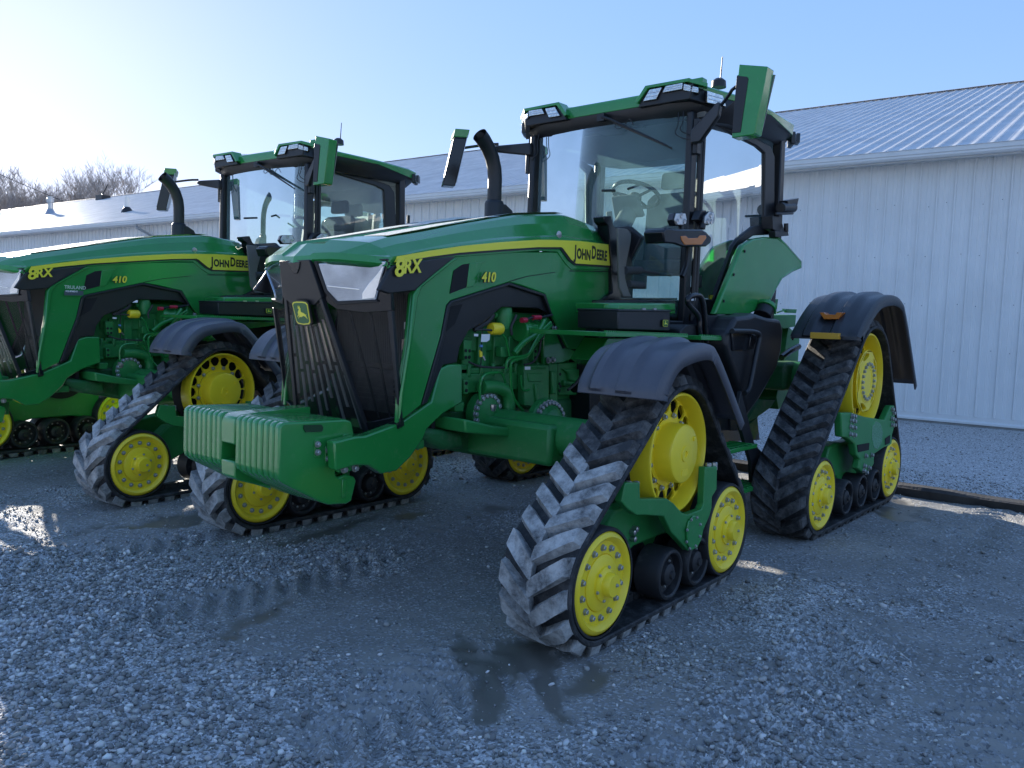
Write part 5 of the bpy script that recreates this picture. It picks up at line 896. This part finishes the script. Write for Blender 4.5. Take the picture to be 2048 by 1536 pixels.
GLP=[(1.833,-0.787,3.141),(2.010,-0.810,3.159),(2.329,-0.851,3.113),(2.683,-0.897,3.080),(2.796,-0.912,3.036),(2.855,-0.920,2.463),(2.677,-0.897,2.405),(2.474,-0.870,2.300),(2.385,-0.859,2.215),(2.350,-0.854,2.143),(2.181,-0.832,1.781),(1.887,-0.794,1.785)]
for s in (-1,1):
    b=MB(); b.add(mir(GLP,s),[tuple(range(len(GLP)))]); b.obj('door_glass',GLS,tr,smooth=False)
bothslab([(1.820,-0.805,1.782),(2.150,-0.848,1.777),(2.207,-0.856,1.729),(2.156,-0.849,1.643),(1.806,-0.803,1.650)],.06,BLK,'door_sill',.008)
b_=MB(); b_.box((1.50,-.78,1.50),(1.76,-.40,1.60)); b_.box((1.50,.40,1.50),(1.76,.78,1.60)); b_.box((1.5,-.80,1.42),(3.0,.80,1.60)); b_.obj('cab_floor',BLK,tr,bevel=.01)
# rear wall, rear glass
b_=MB(); b_.add([(2.98,-.90,1.75),(2.98,.90,1.75),(3.04,.90,3.15),(3.04,-.90,3.15)],[(0,1,2,3)]); b_.obj('rear_glass',GLS,tr,smooth=False)
for s in (-1,1): pil([(2.98,.93*s,1.6),(3.03,.94*s,2.4),(3.02,.93*s,3.2)],.045,.04,'rear_pillar')
b_=MB(); b_.box((1.80,-.86,3.14),(3.1,.86,3.18)); b_.obj('headliner',BEIGE,tr)
# green body panel (rear fender of the cab)
FB=[(1.849,-1.000,1.658),(2.235,-1.000,2.174),(2.286,-1.000,2.221),(2.468,-1.000,2.285),(2.678,-1.000,2.320),(2.917,-1.000,2.336),(3.107,-1.000,2.300),(3.492,-1.000,2.172),(3.499,-1.000,2.123),(3.315,-1.000,2.083),(3.049,-1.000,1.992),(2.975,-1.000,1.921),(2.873,-1.000,1.823),(2.709,-1.000,1.735),(2.428,-1.000,1.666)]
bothslab(FB,.05,GREEN,'cab_fender',.012)
FB2=[(2.967,-1.000,2.334),(3.107,-1.000,2.300),(3.492,-1.000,2.172),(3.499,-1.000,2.123),(3.315,-1.000,2.083),(3.081,-1.000,2.007),(2.975,-1.000,1.921),(2.873,-1.000,1.823),(2.770,-1.000,1.746)]
for s in (-1,1):
    P=mir(FB2,s); b=MB(); b.loft([P,[(x+.02,y-(-s)*-.30*1.0,z) for x,y,z in P]]) ; o=b.obj('fender_return',GREEN,tr); solid(o,.02,0)
for p in [(2.296,-1.005,2.170),(2.123,-1.005,1.974),(1.974,-1.005,1.762)]: link('bolt_hole',mkmesh('bolt_hole',*(lambda m:(m.v,m.f))(MB().lathe([(.012,0),(.012,-.004)],10)),DARK),tr,p)
# interior: seat, steering, console
b_=MB(); b_.slab([(2.45,-.25,2.02),(2.50,-.25,2.14),(2.92,-.25,2.16),(2.95,-.25,2.02)],(0,.5,0)); b_.slab([(2.86,-.24,2.12),(2.98,-.24,2.75),(2.92,-.24,2.80),(2.80,-.24,2.72),(2.76,-.24,2.14)],(0,.48,0)); b_.slab([(2.86,-.14,2.82),(2.96,-.14,2.82),(2.95,-.14,2.98),(2.88,-.14,2.98)],(0,.28,0)); b_.obj('driver_seat',SEAT,tr,bevel=.04,seg=4)
b_=MB(); b_.slab([(2.35,.28,1.9),(2.35,.28,2.30),(2.55,.28,2.40),(2.95,.28,2.40),(2.95,.28,1.9)],(0,.2,0)); b_.tube([(2.45,.38,2.38),(2.40,.38,2.58)],.03,10); b_.obj('armrest_console',BEIGE,tr,bevel=.02)
sc_=Vector((2.12,-.08,2.66)); ax=Vector((.45,0,1)).normalized(); e1_=Vector((0,1,0)); e2_=ax.cross(e1_)
b_=MB(); b_.tube([sc_+(e1_*cos(a)+e2_*sin(a))*.20 for a in [2*pi*i/32 for i in range(33)]],.017,8,caps=False)
for a in (.3,pi-.3,-pi/2): b_.tube([sc_-ax*.03,sc_+(e1_*cos(a)+e2_*sin(a))*.19],.012,6)
b_.obj('steering_wheel',BLKG,tr)
b_=MB(); b_.tube([sc_,sc_-ax*.10,sc_-ax*.4+Vector((-.1,0,0)),(1.92,-.08,1.62)],[.05,.07,.085,.10],12); b_.slab([(2.02,-.22,2.45),(2.02,.06,2.45),(1.92,.04,2.62),(1.92,-.2,2.62)],(.04,0,.02)); b_.obj('steering_column',SEAT,tr,bevel=.01)
b_=MB(); b_.tube([(1.297,-0.300,2.564),(1.464,-0.300,2.587)],.010,8); b_.tube([(1.651,-0.300,2.625),(1.816,-0.300,2.681)],.010,8); b_.obj('control_stalk',BLK,tr)
b_=MB(); b_.slab([(2.192,-0.620,2.629),(2.303,-0.620,2.667),(2.407,-0.620,2.642),(2.434,-0.620,2.543),(2.353,-0.620,2.510),(2.206,-0.620,2.493)],(0,.08,0)); b_.obj('display_monitor',BLKG,tr,bevel=.01)
b_=MB(); b_.tube([(3.931,-0.200,2.645),(3.934,-0.200,2.911)],.022,8); b_.obj('lever',BLK,tr)
b_=MB(); b_.slab([(1.9,.70,1.9),(2.5,.72,1.9),(2.5,.72,2.35),(2.1,.70,2.55),(1.95,.70,2.5)],(0,.06,0)); b_.obj('side_console',SEAT,tr,bevel=.02)
b_=MB(); b_.tube([(1.265,-0.550,1.958),(1.482,-0.550,1.972)],.03,12); b_.tube([(1.321,-0.550,1.863),(1.520,-0.550,1.862)],.028,10); b_.tube([(1.482,-0.550,1.972),(1.660,-0.550,1.965),(1.950,-0.550,1.965)],.012,8); b_.obj('pedal_lever',SEAT,tr)
# work lamps, orange marker box on the front pillar
MK=[(1.060,-0.980,2.204),(1.104,-0.980,2.235),(1.255,-0.980,2.240),(1.610,-0.980,2.276),(1.684,-0.980,2.266),(1.776,-0.980,2.229),(1.767,-0.980,2.188),(1.696,-0.980,2.156),(1.356,-0.980,2.123),(1.221,-0.980,2.134),(1.092,-0.980,2.128)]
b_=MB(); b_.slab(MK,(0,.16,0)); b_.obj('marker_box',BLKG,tr,bevel=.012,seg=3)
b_=MB(); b_.slab([(1.301,-0.985,2.195),(1.373,-0.985,2.205),(1.404,-0.985,2.191),(1.547,-0.985,2.206),(1.581,-0.985,2.228),(1.670,-0.985,2.236),(1.687,-0.985,2.221),(1.612,-0.985,2.162),(1.363,-0.985,2.140),(1.315,-0.985,2.167)],(0,.01,0)); b_.obj('marker_light',ORANGE,tr,bevel=.003)
def worklamp(poly,leds,y,tx):
    b=MB(); b.slab([(x-.0,yy,z) for x,yy,z in poly],(.01,.02,0)); o=b.obj('work_lamp',WHITE,tr,bevel=.004)
    c=[sum(p[i] for p in poly)/len(poly) for i in range(3)]
    b=MB(); b.slab([(c[0]+(x-c[0])*1.16+.004,yy+.012,c[2]+(z-c[2])*1.14) for x,yy,z in poly],(.02,.06,0)); b.obj('lamp_housing',BLKG,o,bevel=.006)
    for p in leds: b=MB(); b.lathe([(.020,-.004),(.018,-.007),(.008,-.005)],14,p); b.obj('led',STEEL,o)
worklamp([(1.304,-0.940,2.356),(1.432,-0.940,2.371),(1.455,-0.940,2.329),(1.412,-0.940,2.289),(1.314,-0.940,2.278),(1.282,-0.940,2.310)],[(1.368,-0.940,2.349),(1.316,-0.940,2.301),(1.417,-0.940,2.312)],0,0)
worklamp([(1.834,-0.920,2.431),(1.916,-0.920,2.431),(1.893,-0.920,2.361),(1.844,-0.920,2.338),(1.768,-0.920,2.339),(1.775,-0.920,2.389)],[(1.854,-0.920,2.406),(1.809,-0.920,2.360),(1.862,-0.920,2.361)],0,0)
b_=MB(); b_.tube([(1.450,-0.900,2.292),(1.442,-0.900,2.257)],.02,8); b_.obj('lamp_bracket',BLK,tr); b_=MB(); b_.tube([(1.782,-0.900,2.338),(1.774,-0.900,2.296)],.022,8); b_.slab([(1.731,-0.880,2.363),(1.772,-0.880,2.438),(1.859,-0.880,2.448),(1.852,-0.880,2.400),(1.845,-0.880,2.346)],(0,.06,0)); b_.obj('lamp_bracket',BLK,tr,bevel=.005)
b_=MB(); b_.tube([(1.636,-0.860,2.158),(1.628,-0.860,2.030),(1.596,-0.860,1.972),(1.563,-0.860,1.927)],.02,8,smoothpath=1); b_.obj('grab_handle',BLK,tr)
# handrail beside the steps
b_=MB(); b_.tube([(1.705,-1.020,1.447),(1.631,-1.020,1.699),(1.584,-1.020,1.775),(1.528,-1.020,1.791),(1.409,-1.020,1.778),(1.370,-1.020,1.752),(1.385,-1.020,1.720),(1.527,-1.020,1.656),(1.569,-1.020,1.617),(1.568,-1.020,1.558),(1.599,-1.020,1.477)],.021,10,smoothpath=2); b_.obj('handrail',BLKG,tr)
# rear corner lamp assembly
b_=MB(); b_.slab([(2.764,-1.020,2.503),(2.955,-1.020,2.508),(2.975,-1.020,2.422),(2.901,-1.020,2.374),(2.779,-1.020,2.394)],(0,.1,0)); b_.tube([(2.750,-1.050,2.515),(3.109,-1.050,2.560)],.012,6); b_.tube([(2.911,-1.020,2.583),(3.176,-1.020,2.619)],.045,14); b_.slab([(2.983,-1.050,2.654),(3.229,-1.050,2.706),(3.188,-1.050,2.607),(3.024,-1.050,2.571)],(0,.08,0)); b_.slab([(2.781,-1.040,2.377),(3.052,-1.040,2.408),(3.079,-1.040,2.366),(2.799,-1.040,2.329)],(0,.06,0)); b_.tube([(3.002,-1.040,2.464),(3.013,-1.040,2.392)],.02,10); b_.obj('rear_lamp_bracket',BLK,tr,bevel=.004)
# mirrors
for s in (-1,1):
    g_=lambda P:[(x,y*-s,z) for x,y,z in P]
    F=[(1.420,-1.300,3.352),(1.420,-1.505,3.303),(1.420,-1.441,2.873),(1.420,-1.422,2.866),(1.420,-1.340,2.864),(1.420,-1.273,2.863),(1.420,-1.285,3.280),(1.420,-1.297,3.283)]
    b=MB(); secs=[g_(F),g_([(x+.10,y*.98-.03,z*.985+.04) for x,y,z in F])]; b.slab(g_(F),(.11,.0,-.0)); o=b.obj('mirror_housing',GREEN,tr,bevel=.014,seg=3)
    S_=[(1.420,-1.505,3.303),(1.420,-1.557,3.249),(1.420,-1.534,3.165),(1.420,-1.440,2.884),(1.420,-1.437,2.873)]
    b=MB(); b.slab(g_([(1.415,-1.294,3.277),(1.415,-1.365,3.257),(1.415,-1.375,3.243),(1.415,-1.338,2.893),(1.415,-1.277,2.895),(1.415,-1.289,3.277)]),(.006,0,0)); b.obj('mirror_trim',BLK,o,bevel=.002)
    b=MB(); b.slab(g_([(1.531,F[0][1]+.01,F[0][2]-.03),(1.531,F[1][1]-.01,F[1][2]-.03),(1.531,F[2][1]-.0,F[2][2]+.03),(1.531,F[5][1]+.01,F[5][2]+.03)]),(.004,0,0)); b.obj('mirror_glass',STEEL,o,smooth=False)
    b=MB(); b.slab(g_([(1.70,-.80,2.93),(1.70,-.80,3.03),(1.60,-1.06,3.18),(1.58,-1.09,3.16),(1.58,-1.08,3.07),(1.66,-.90,2.92)]) if s<0 else [(1.700,0.762,3.115),(1.700,1.173,3.135),(1.700,1.245,3.112),(1.700,1.171,3.077),(1.700,0.757,3.003)],(.05,0,0)); b.obj('mirror_arm',BLK,tr,bevel=.012)
    b=MB(); b.tube(g_([(1.62,-1.06,3.13),(1.60,-1.14,3.20),(1.56,-1.20,3.245),(1.52,-1.30,3.245)] if s<0 else [(1.62,-1.06,3.12),(1.58,-1.15,3.12),(1.50,-1.28,3.10),(1.43,-1.38,3.08)]),.013,8,smoothpath=1); b.obj('mirror_tube',STEEL if 0 else BLKG,tr)
    b=MB(); b.tube(g_([(1.80,-.80,2.9),(1.80,-.80,3.05)]),.02,8); b.slab(g_([(1.74,-.80,2.86),(1.74,-.80,3.12),(1.74,-.84,3.12),(1.74,-.84,2.86)]),(.06,0,0)); b.obj('mirror_hinge',BLK,tr,bevel=.004)
    if s>0:
        o.data=o.data.copy(); o.data.materials.clear(); o.data.materials.append(BLKG)
        b=MB(); zt2=F[0][2]; b.slab(g_([(1.41,F[0][1]+.012,zt2+.012),(1.41,F[1][1]-.012,zt2+.008),(1.41,F[1][1]-.01,zt2-.06),(1.41,F[0][1]+.01,zt2-.06)]),(.13,0,0)); b.obj('mirror_cap',GREEN,o,bevel=.006)
        cx_,cy_=sum(p[0] for p in F)/8+.05,-sum(p[1] for p in F)/8
        for q in [o]:
            for me_ in [q.data]+[c.data for c in q.children]:
                me_.transform(Matrix.Translation((-cx_,-cy_,0))); me_.transform(Matrix.Rotation(R(-38),4,'Z')); me_.transform(Matrix.Translation((cx_-.05,cy_+.05,-.12)))
                for v in me_.vertices: k_=(v.co.z-3.0)*.22; v.co.x+=.65*k_; v.co.y-=.76*k_
    # cable loops
    b=MB(); b.tube(g_([(1.72,-.68,3.18),(1.71,-.69,3.08),(1.70,-.66,3.02),(1.71,-.72,2.98),(1.74,-.77,2.97)]),.004,5,smoothpath=2); b.tube(g_([(1.72,-.72,3.18),(1.71,-.73,3.10),(1.70,-.70,3.04),(1.73,-.77,3.0)]),.004,5,smoothpath=2); b.obj('lamp_wiring',BLK,tr)
# wiper
b_=MB(); b_.tube([(1.66,-.02,3.22),(1.66,-.10,3.19),(1.67,-.62,2.93)],[.014,.010,.007],8); b_.tube([(1.68,-.12,3.165),(1.68,-.66,2.905)],.007,6); b_.box((1.655,-.04,3.19),(1.70,.03,3.25)); b_.obj('wiper',BLK,tr)
b_=MB(); b_.tube([(1.67,-.16,3.17),(1.66,-.14,3.12),(1.66,-.19,3.10),(1.66,-.24,3.14)],.004,5,smoothpath=2); b_.tube([(1.67,-.24,3.14),(1.66,-.28,3.18),(1.66,-.32,3.12)],.004,5,smoothpath=2); b_.obj('washer_hose',BLK,tr)
# antenna, beacon socket
P=[(2.211,-0.750,3.493),(2.237,-0.750,3.536),(2.251,-0.750,3.714),(1.886,-0.750,3.440)]
b_=MB(); b_.lathe([(.06,-.03),(.055,.02),(.03,.04),(.012,.045)],16,P[0],'z'); b_.tube([P[1],P[2]],[.006,.004],6); b_.obj('antenna',BLK,tr)
b_=MB(); b_.box((P[3][0]-.04,P[3][1]-.05,P[3][2]-.03),(P[3][0]+.04,P[3][1]+.05,P[3][2]+.012)); b_.obj('roof_connector',GREEN,tr,bevel=.006)
b_=MB(); b_.lathe([(.09,0),(.085,.04),(.05,.055)],20,(1.95,.62,3.375),'z'); b_.obj('gps_dome',YEL,tr)
# exhaust stack
b_=MB(); EX=[(1.11,.62,2.20),(1.11,.62,2.62),(1.105,.62,2.72),(1.05,.62,2.90),(.94,.62,3.02)]
b_.lathe([(.078,2.0),(.078,2.50),(.072,2.52),(.058,2.53),(.058,2.62),(.0575,2.66)],24,(1.10,.62,0),'z'); b_.f.pop()
pth=[Vector((1.10,.62,2.60)),Vector((1.10,.62,2.70)),Vector((1.09,.62,2.78)),Vector((1.06,.62,2.86)),Vector((1.01,.62,2.93)),Vector((.95,.62,2.985)),Vector((.905,.62,3.015))]
b_.tube(pth,[.058,.058,.058,.058,.058,.060,.061],24,caps=False); b_.obj('exhaust_stack',BLK,tr)
b_=MB(); b_.lathe([(.052,0),(.03,.01),(0,.01)],20,(0,0,0),'x'); o=b_.obj('exhaust_mouth',DARK,tr,loc=(.93,.62,2.995)); o.rotation_euler=(0,R(-40)+pi,0)
b_=MB(); b_.slab([(1.10,.54,2.05),(1.32,.54,2.05),(1.30,.54,2.36),(1.24,.54,2.46),(1.16,.54,2.50),(1.10,.54,2.50)],(0,.16,0)); b_.obj('exhaust_shroud',BLK,tr,bevel=.012)
# platform, tool box, steps, tank
b_=MB(); b_.slab([(0.627,-0.920,1.661),(0.642,-0.920,1.694),(1.383,-0.920,1.726),(1.388,-0.920,1.672),(0.646,-0.920,1.652)],(0,.12,0)); b_.slab([(0.661,-0.900,1.701),(1.419,-0.900,1.727),(1.426,-0.900,1.647),(0.666,-0.900,1.629)],(0,.35,0)); b_.obj('battery_cover',GREEN,tr,bevel=.008)
TB=[(0.509,-1.000,1.650),(1.332,-1.000,1.665),(1.345,-1.000,1.533),(1.168,-1.000,1.523),(0.515,-1.000,1.529)]
b_=MB(); b_.slab([(0.514,-1.000,1.648),(1.169,-1.000,1.663),(1.182,-1.000,1.526),(0.518,-1.000,1.529)],(0,.32,0)); o=b_.obj('tool_box',BLK,tr,bevel=.008)
b_=MB(); b_.slab([(0.510,-1.005,1.659),(1.174,-1.005,1.673),(1.175,-1.005,1.656),(0.511,-1.005,1.643)],(0,.33,0)); b_.obj('tool_box_lid',BLK,tr,bevel=.006)
b_=MB(); 
for P in ([(0.789,-1.010,1.673),(0.830,-1.010,1.674),(0.831,-1.010,1.662),(0.790,-1.010,1.661)],[(0.933,-1.010,1.677),(0.968,-1.010,1.678),(0.969,-1.010,1.666),(0.934,-1.010,1.665)]): b_.slab(P,(0,.01,0))
b_.obj('box_latch',STEEL,tr,smooth=False)
P=[(1.088,-1.000,1.578),(1.125,-1.000,1.578),(1.086,-1.000,1.600)]; w0=(Vector(P[1])-Vector(P[0])).length; badge(Vector(P[0])+Vector((0,-.002,0)),(1,0,0),(0,0,1),(0,-1,0),w0*1.0,(P[2][2]-P[0][2])*.98,tr,'tool_box_badge')
b_=MB(); b_.slab([(0.210,-1.120,1.516),(1.222,-1.120,1.503),(1.224,-1.120,1.482),(0.212,-1.120,1.486)],(0,.60,0)); b_.slab([(1.416,-1.120,1.499),(1.835,-1.120,1.489),(1.830,-1.120,1.459),(1.420,-1.120,1.466)],(0,.5,0)); b_.obj('platform_tread',GREEN,tr,bevel=.004)
tb_=MB()
for i in range(40): 
    x=.75+i*.038; 
PT=[(0.210,-1.120,1.516),(1.222,-1.120,1.503),(1.416,-1.120,1.499),(1.835,-1.120,1.489)]
for (a,c,n_) in ((PT[0],PT[1],44),(PT[2],PT[3],12)):
    for i in range(n_): q=Vector(a).lerp(Vector(c),(i+.5)/n_); tb_.box((q.x-.007,q.y,q.z-.002),(q.x+.007,q.y+.02,q.z+.008))
tag(tb_.obj('tread_teeth',GREEN,tr,smooth=False),kind='stuff')
b_=MB(); b_.slab([(0.709,-0.800,1.467),(1.614,-0.800,1.469),(1.187,-0.800,1.410),(0.801,-0.800,1.372),(0.650,-0.800,1.279),(0.554,-0.800,1.321)],(0,.2,0)); b_.slab([(1.659,-0.980,1.558),(2.134,-0.980,1.560),(2.116,-0.980,1.484),(1.682,-0.980,1.491)],(0,.03,0)); b_.obj('platform_support',GREEN,tr,bevel=.006)
b_=MB(); b_.slab([(1.338,-1.000,1.533),(1.407,-1.000,1.573),(1.581,-1.000,1.576),(1.629,-1.000,1.484),(1.655,-1.000,1.462),(1.328,-1.000,1.483)],(0,.14,0)); b_.obj('step_bracket',BLK,tr,bevel=.01)
b_=MB(); b_.slab([(0.749,-0.700,1.509),(0.765,-0.700,1.685),(0.829,-0.700,1.719),(0.906,-0.700,1.727),(0.961,-0.700,1.516),(0.929,-0.700,1.406),(0.824,-0.700,1.385),(0.683,-0.700,1.384),(0.733,-0.700,1.460)],(0,.12,0)); b_.slab([(0.967,-0.620,1.729),(2.177,-0.620,1.774),(2.906,-0.620,1.669),(2.916,-0.620,1.586),(2.069,-0.620,1.535),(0.982,-0.620,1.513)],(0,.15,0)); b_.slab([(1.000,-0.450,1.403),(3.718,-0.450,1.391),(4.080,-0.450,0.415),(1.051,-0.450,0.625)],(0,.9,0)); b_.obj('cab_subframe',BLK,tr,bevel=.008)
TK=[(1.799,-1.160,1.561),(1.883,-1.160,1.645),(2.094,-1.160,1.658),(2.212,-1.160,1.678),(2.468,-1.160,1.649),(2.726,-1.160,1.640),(2.790,-1.160,1.554),(2.776,-1.160,1.378),(2.704,-1.160,1.231),(2.395,-1.160,0.993),(2.154,-1.160,0.858),(2.082,-1.160,1.032),(1.894,-1.160,1.235),(1.733,-1.160,1.421),(1.739,-1.160,1.527)]
b_=MB(); b_.slab(TK,(0,.42,0)); b_.obj('fuel_tank',BLK,tr,bevel=.035,seg=3)
b_=MB(); b_.slab([(1.788,-1.175,1.545),(2.137,-1.175,1.531),(2.201,-1.175,1.505),(2.194,-1.175,1.401),(2.036,-1.175,1.386),(1.825,-1.175,1.388)],(0,.02,0)); b_.slab([(2.111,-1.178,1.522),(2.225,-1.178,1.506),(2.221,-1.178,1.453),(2.165,-1.178,1.410),(2.095,-1.178,1.411)],(0,.02,0)); b_.obj('tank_panel',BLKG,tr,bevel=.008)
P=[(2.591,-1.050,1.658),(2.649,-1.050,1.722)]; b_=MB(); b_.tube([P[0],P[1]],.075,20); b_.obj('filler_neck',BLK,tr,bevel=.006)
v_=(Vector(P[1])-Vector(P[0])).normalized(); b_=MB(); b_.tube([Vector(P[1]),Vector(P[1])+v_*.035],.088,24); b_.obj('filler_cap',GREEN,tr,bevel=.005)
b_=MB(); b_.tube([(1.695,-1.220,1.536),(2.096,-1.220,1.536),(2.191,-1.220,1.507),(2.151,-1.220,1.421),(2.058,-1.220,1.124),(2.015,-1.220,1.079),(1.967,-1.220,1.068)],.020,10,smoothpath=2); b_.obj('tank_handrail',BLK,tr)
b_=MB(); b_.slab([(2.207,-1.190,1.357),(2.237,-1.190,1.360),(2.238,-1.190,1.302),(2.194,-1.190,1.298)],(0,.008,0)); b_.obj('side_reflector',ORANGE,tr,bevel=.002)
# steps
for P in ([(1.470,-1.350,0.744),(1.915,-1.350,0.691),(1.927,-1.350,0.651),(1.773,-1.350,0.651),(1.531,-1.350,0.680)],[(1.786,-1.350,0.428),(2.136,-1.350,0.352),(2.132,-1.350,0.319),(1.856,-1.350,0.339)]):
    zc=sum(p[2] for p in P)/len(P); x0=min(p[0] for p in P); x1=max(p[0] for p in P)
    b_=MB(); b_.box((x0-.25,-1.36,zc-.016),(x1,-1.16,zc+.016)); 
    for i in range(9): xx=x0-.22+(x1-x0+.2)*i/9; b_.box((xx,-1.355,zc+.016),(xx+.018,-1.17,zc+.024))
    b_.obj('step_tread',GREEN,tr,bevel=.004)
for P in ([(1.991,-1.050,1.225),(2.137,-1.050,1.217),(2.141,-1.050,1.191),(2.036,-1.050,1.172)],[(2.272,-1.050,0.927),(2.362,-1.050,0.917),(2.359,-1.050,0.886),(2.310,-1.050,0.871)]):
    b_=MB(); b_.slab(P,(0,.3,0)); b_.obj('step_tread',GREEN,tr,bevel=.003)
b_=MB(); b_.slab([(1.964,-1.020,1.439),(2.045,-1.020,1.432),(2.389,-1.020,1.029),(2.466,-1.020,0.766),(2.443,-1.020,0.716),(2.181,-1.020,0.738),(2.118,-1.020,1.043)],(0,.03,0)); b_.slab([(1.729,-1.300,1.102),(2.012,-1.300,0.681),(2.276,-1.300,0.541),(2.280,-1.300,0.514),(2.245,-1.300,0.306),(2.014,-1.300,0.356),(1.969,-1.300,0.550),(1.854,-1.300,0.697),(1.674,-1.300,0.942)],(0,.03,0)); b_.slab([(1.600,-1.000,1.646),(2.062,-1.000,1.645),(2.032,-1.000,1.438),(2.455,-1.000,0.972),(2.457,-1.000,0.712),(1.948,-1.000,0.756)],(0,.02,0)); b_.obj('step_stringer',BLK,tr,bevel=.003)
b_=MB(); b_.tube([(2.250,-1.310,0.549),(2.278,-1.310,0.498),(2.224,-1.310,0.350)],.009,6); b_.obj('step_edge',BLKG,tr)
# rear hitch fragments seen past the tank
b_=MB(); b_.slab([(3.100,-0.900,1.820),(3.265,-0.900,1.826),(3.240,-0.900,1.689),(3.098,-0.900,1.695)],(0,.012,0)); b_.slab([(3.420,-0.900,1.743),(3.716,-0.900,1.747),(3.695,-0.900,1.710),(3.489,-0.900,1.710)],(0,.03,0)); b_.tube([(3.250,-0.900,1.704),(3.446,-0.900,1.736)],.008,6); b_.slab([(3.072,-0.900,1.677),(3.703,-0.900,1.694),(3.692,-0.900,1.585),(3.433,-0.900,1.561),(3.124,-0.900,1.647)],(0,.25,0)); b_.slab([(3.658,-0.850,1.583),(3.946,-0.850,1.479),(3.941,-0.850,0.962),(3.535,-0.850,0.804),(3.467,-0.850,0.922),(3.595,-0.850,1.292)],(0,.3,0)); b_.obj('rear_bracket',GCAST,tr,bevel=.004)
b_=MB(); b_.slab([(2.625,-0.950,0.759),(2.724,-0.950,0.842),(2.880,-0.950,0.943),(3.203,-0.950,0.920),(3.114,-0.950,0.860),(2.931,-0.950,0.813),(2.615,-0.950,0.751)],(0,.03,0)); b_.slab([(2.783,-0.900,0.722),(2.956,-0.900,0.787),(2.987,-0.900,0.637),(2.936,-0.900,0.582),(2.890,-0.900,0.586)],(0,.04,0)); b_.obj('drawbar_support',GDIRT,tr,bevel=.004)
b_=MB(); b_.tube([(3.163,-1.000,1.307),(3.318,-1.000,1.354),(3.545,-1.000,1.403)],.028,8); b_.obj('rear_hose',BLKG,tr)
b_=MB(); b_.slab([(1.849,-0.810,1.962),(1.976,-0.810,1.963),(1.979,-0.810,1.866),(1.851,-0.810,1.866)],(0,.01,0)); b_.slab([(1.844,-0.800,1.865),(2.063,-0.800,1.870),(2.172,-0.800,1.850),(2.162,-0.800,1.821),(1.849,-0.800,1.823)],(0,.03,0)); b_.obj('door_latch',BLK,tr,bevel=.003)
b_=MB(); b_.slab([(1.813,-0.815,1.780),(2.123,-0.815,1.780),(2.125,-0.815,1.762),(1.815,-0.815,1.758)],(0,.004,0)); b_.obj('sill_sticker',PAPER,tr,smooth=False)
b_=MB(); b_.slab([(2.095,-0.830,1.813),(2.239,-0.830,1.819),(2.223,-0.830,1.786),(2.099,-0.830,1.779)],(0,.004,0)); b_.obj('door_sticker',YDEC,tr,smooth=False)
# ================================================================ SECOND TRACTOR
def copy_tree(o,par):
    c=o.copy(); C.objects.link(c); c.parent=par
    for ch in list(o.children): copy_tree(ch,c)
    return c
SKIP=('paper_tag',)
t2=tr.copy(); C.objects.link(t2); t2['label']='green tracked tractor behind, its nose cut off by the left picture edge'
for ch in list(tr.children):
    if not ch.name.startswith(SKIP): copy_tree(ch,t2)
t2.location=(-.36,4.31,0); t2.rotation_euler=(0,0,R(4.2))
# dealer sticker on the second tractor only
P=[(-0.547,-0.560,1.844),(-0.544,-0.560,1.788)]
def stick(name,txt,sz,x,z,m):
    o=text_obj(name,txt,sz,m,t2,(x,hy(x)-.026,z),(1,.09,0),(0,0,1),.0006,bold=.0006); return o
b_=MB(); b_.slab([(-.70,hy(-.70)-.021,1.66),(-.53,hy(-.53)-.021,1.665),(-.53,hy(-.53)-.021,1.705),(-.70,hy(-.70)-.021,1.70)],(0,-.002,0)); b_.obj('dealer_sticker',mat('sticker_blue',(.05,.08,.10),.35),t2,smooth=False)
stick('sticker_lettering','TRULAND',.042,-.70,1.718,mat('sticker_white',(.5,.62,.52),.4)); stick('sticker_lettering','EQUIPMENT',.020,-.69,1.690,PAPER)
print('objects',len(bpy.data.objects),'tris approx',sum(len(m.polygons) for m in bpy.data.meshes))
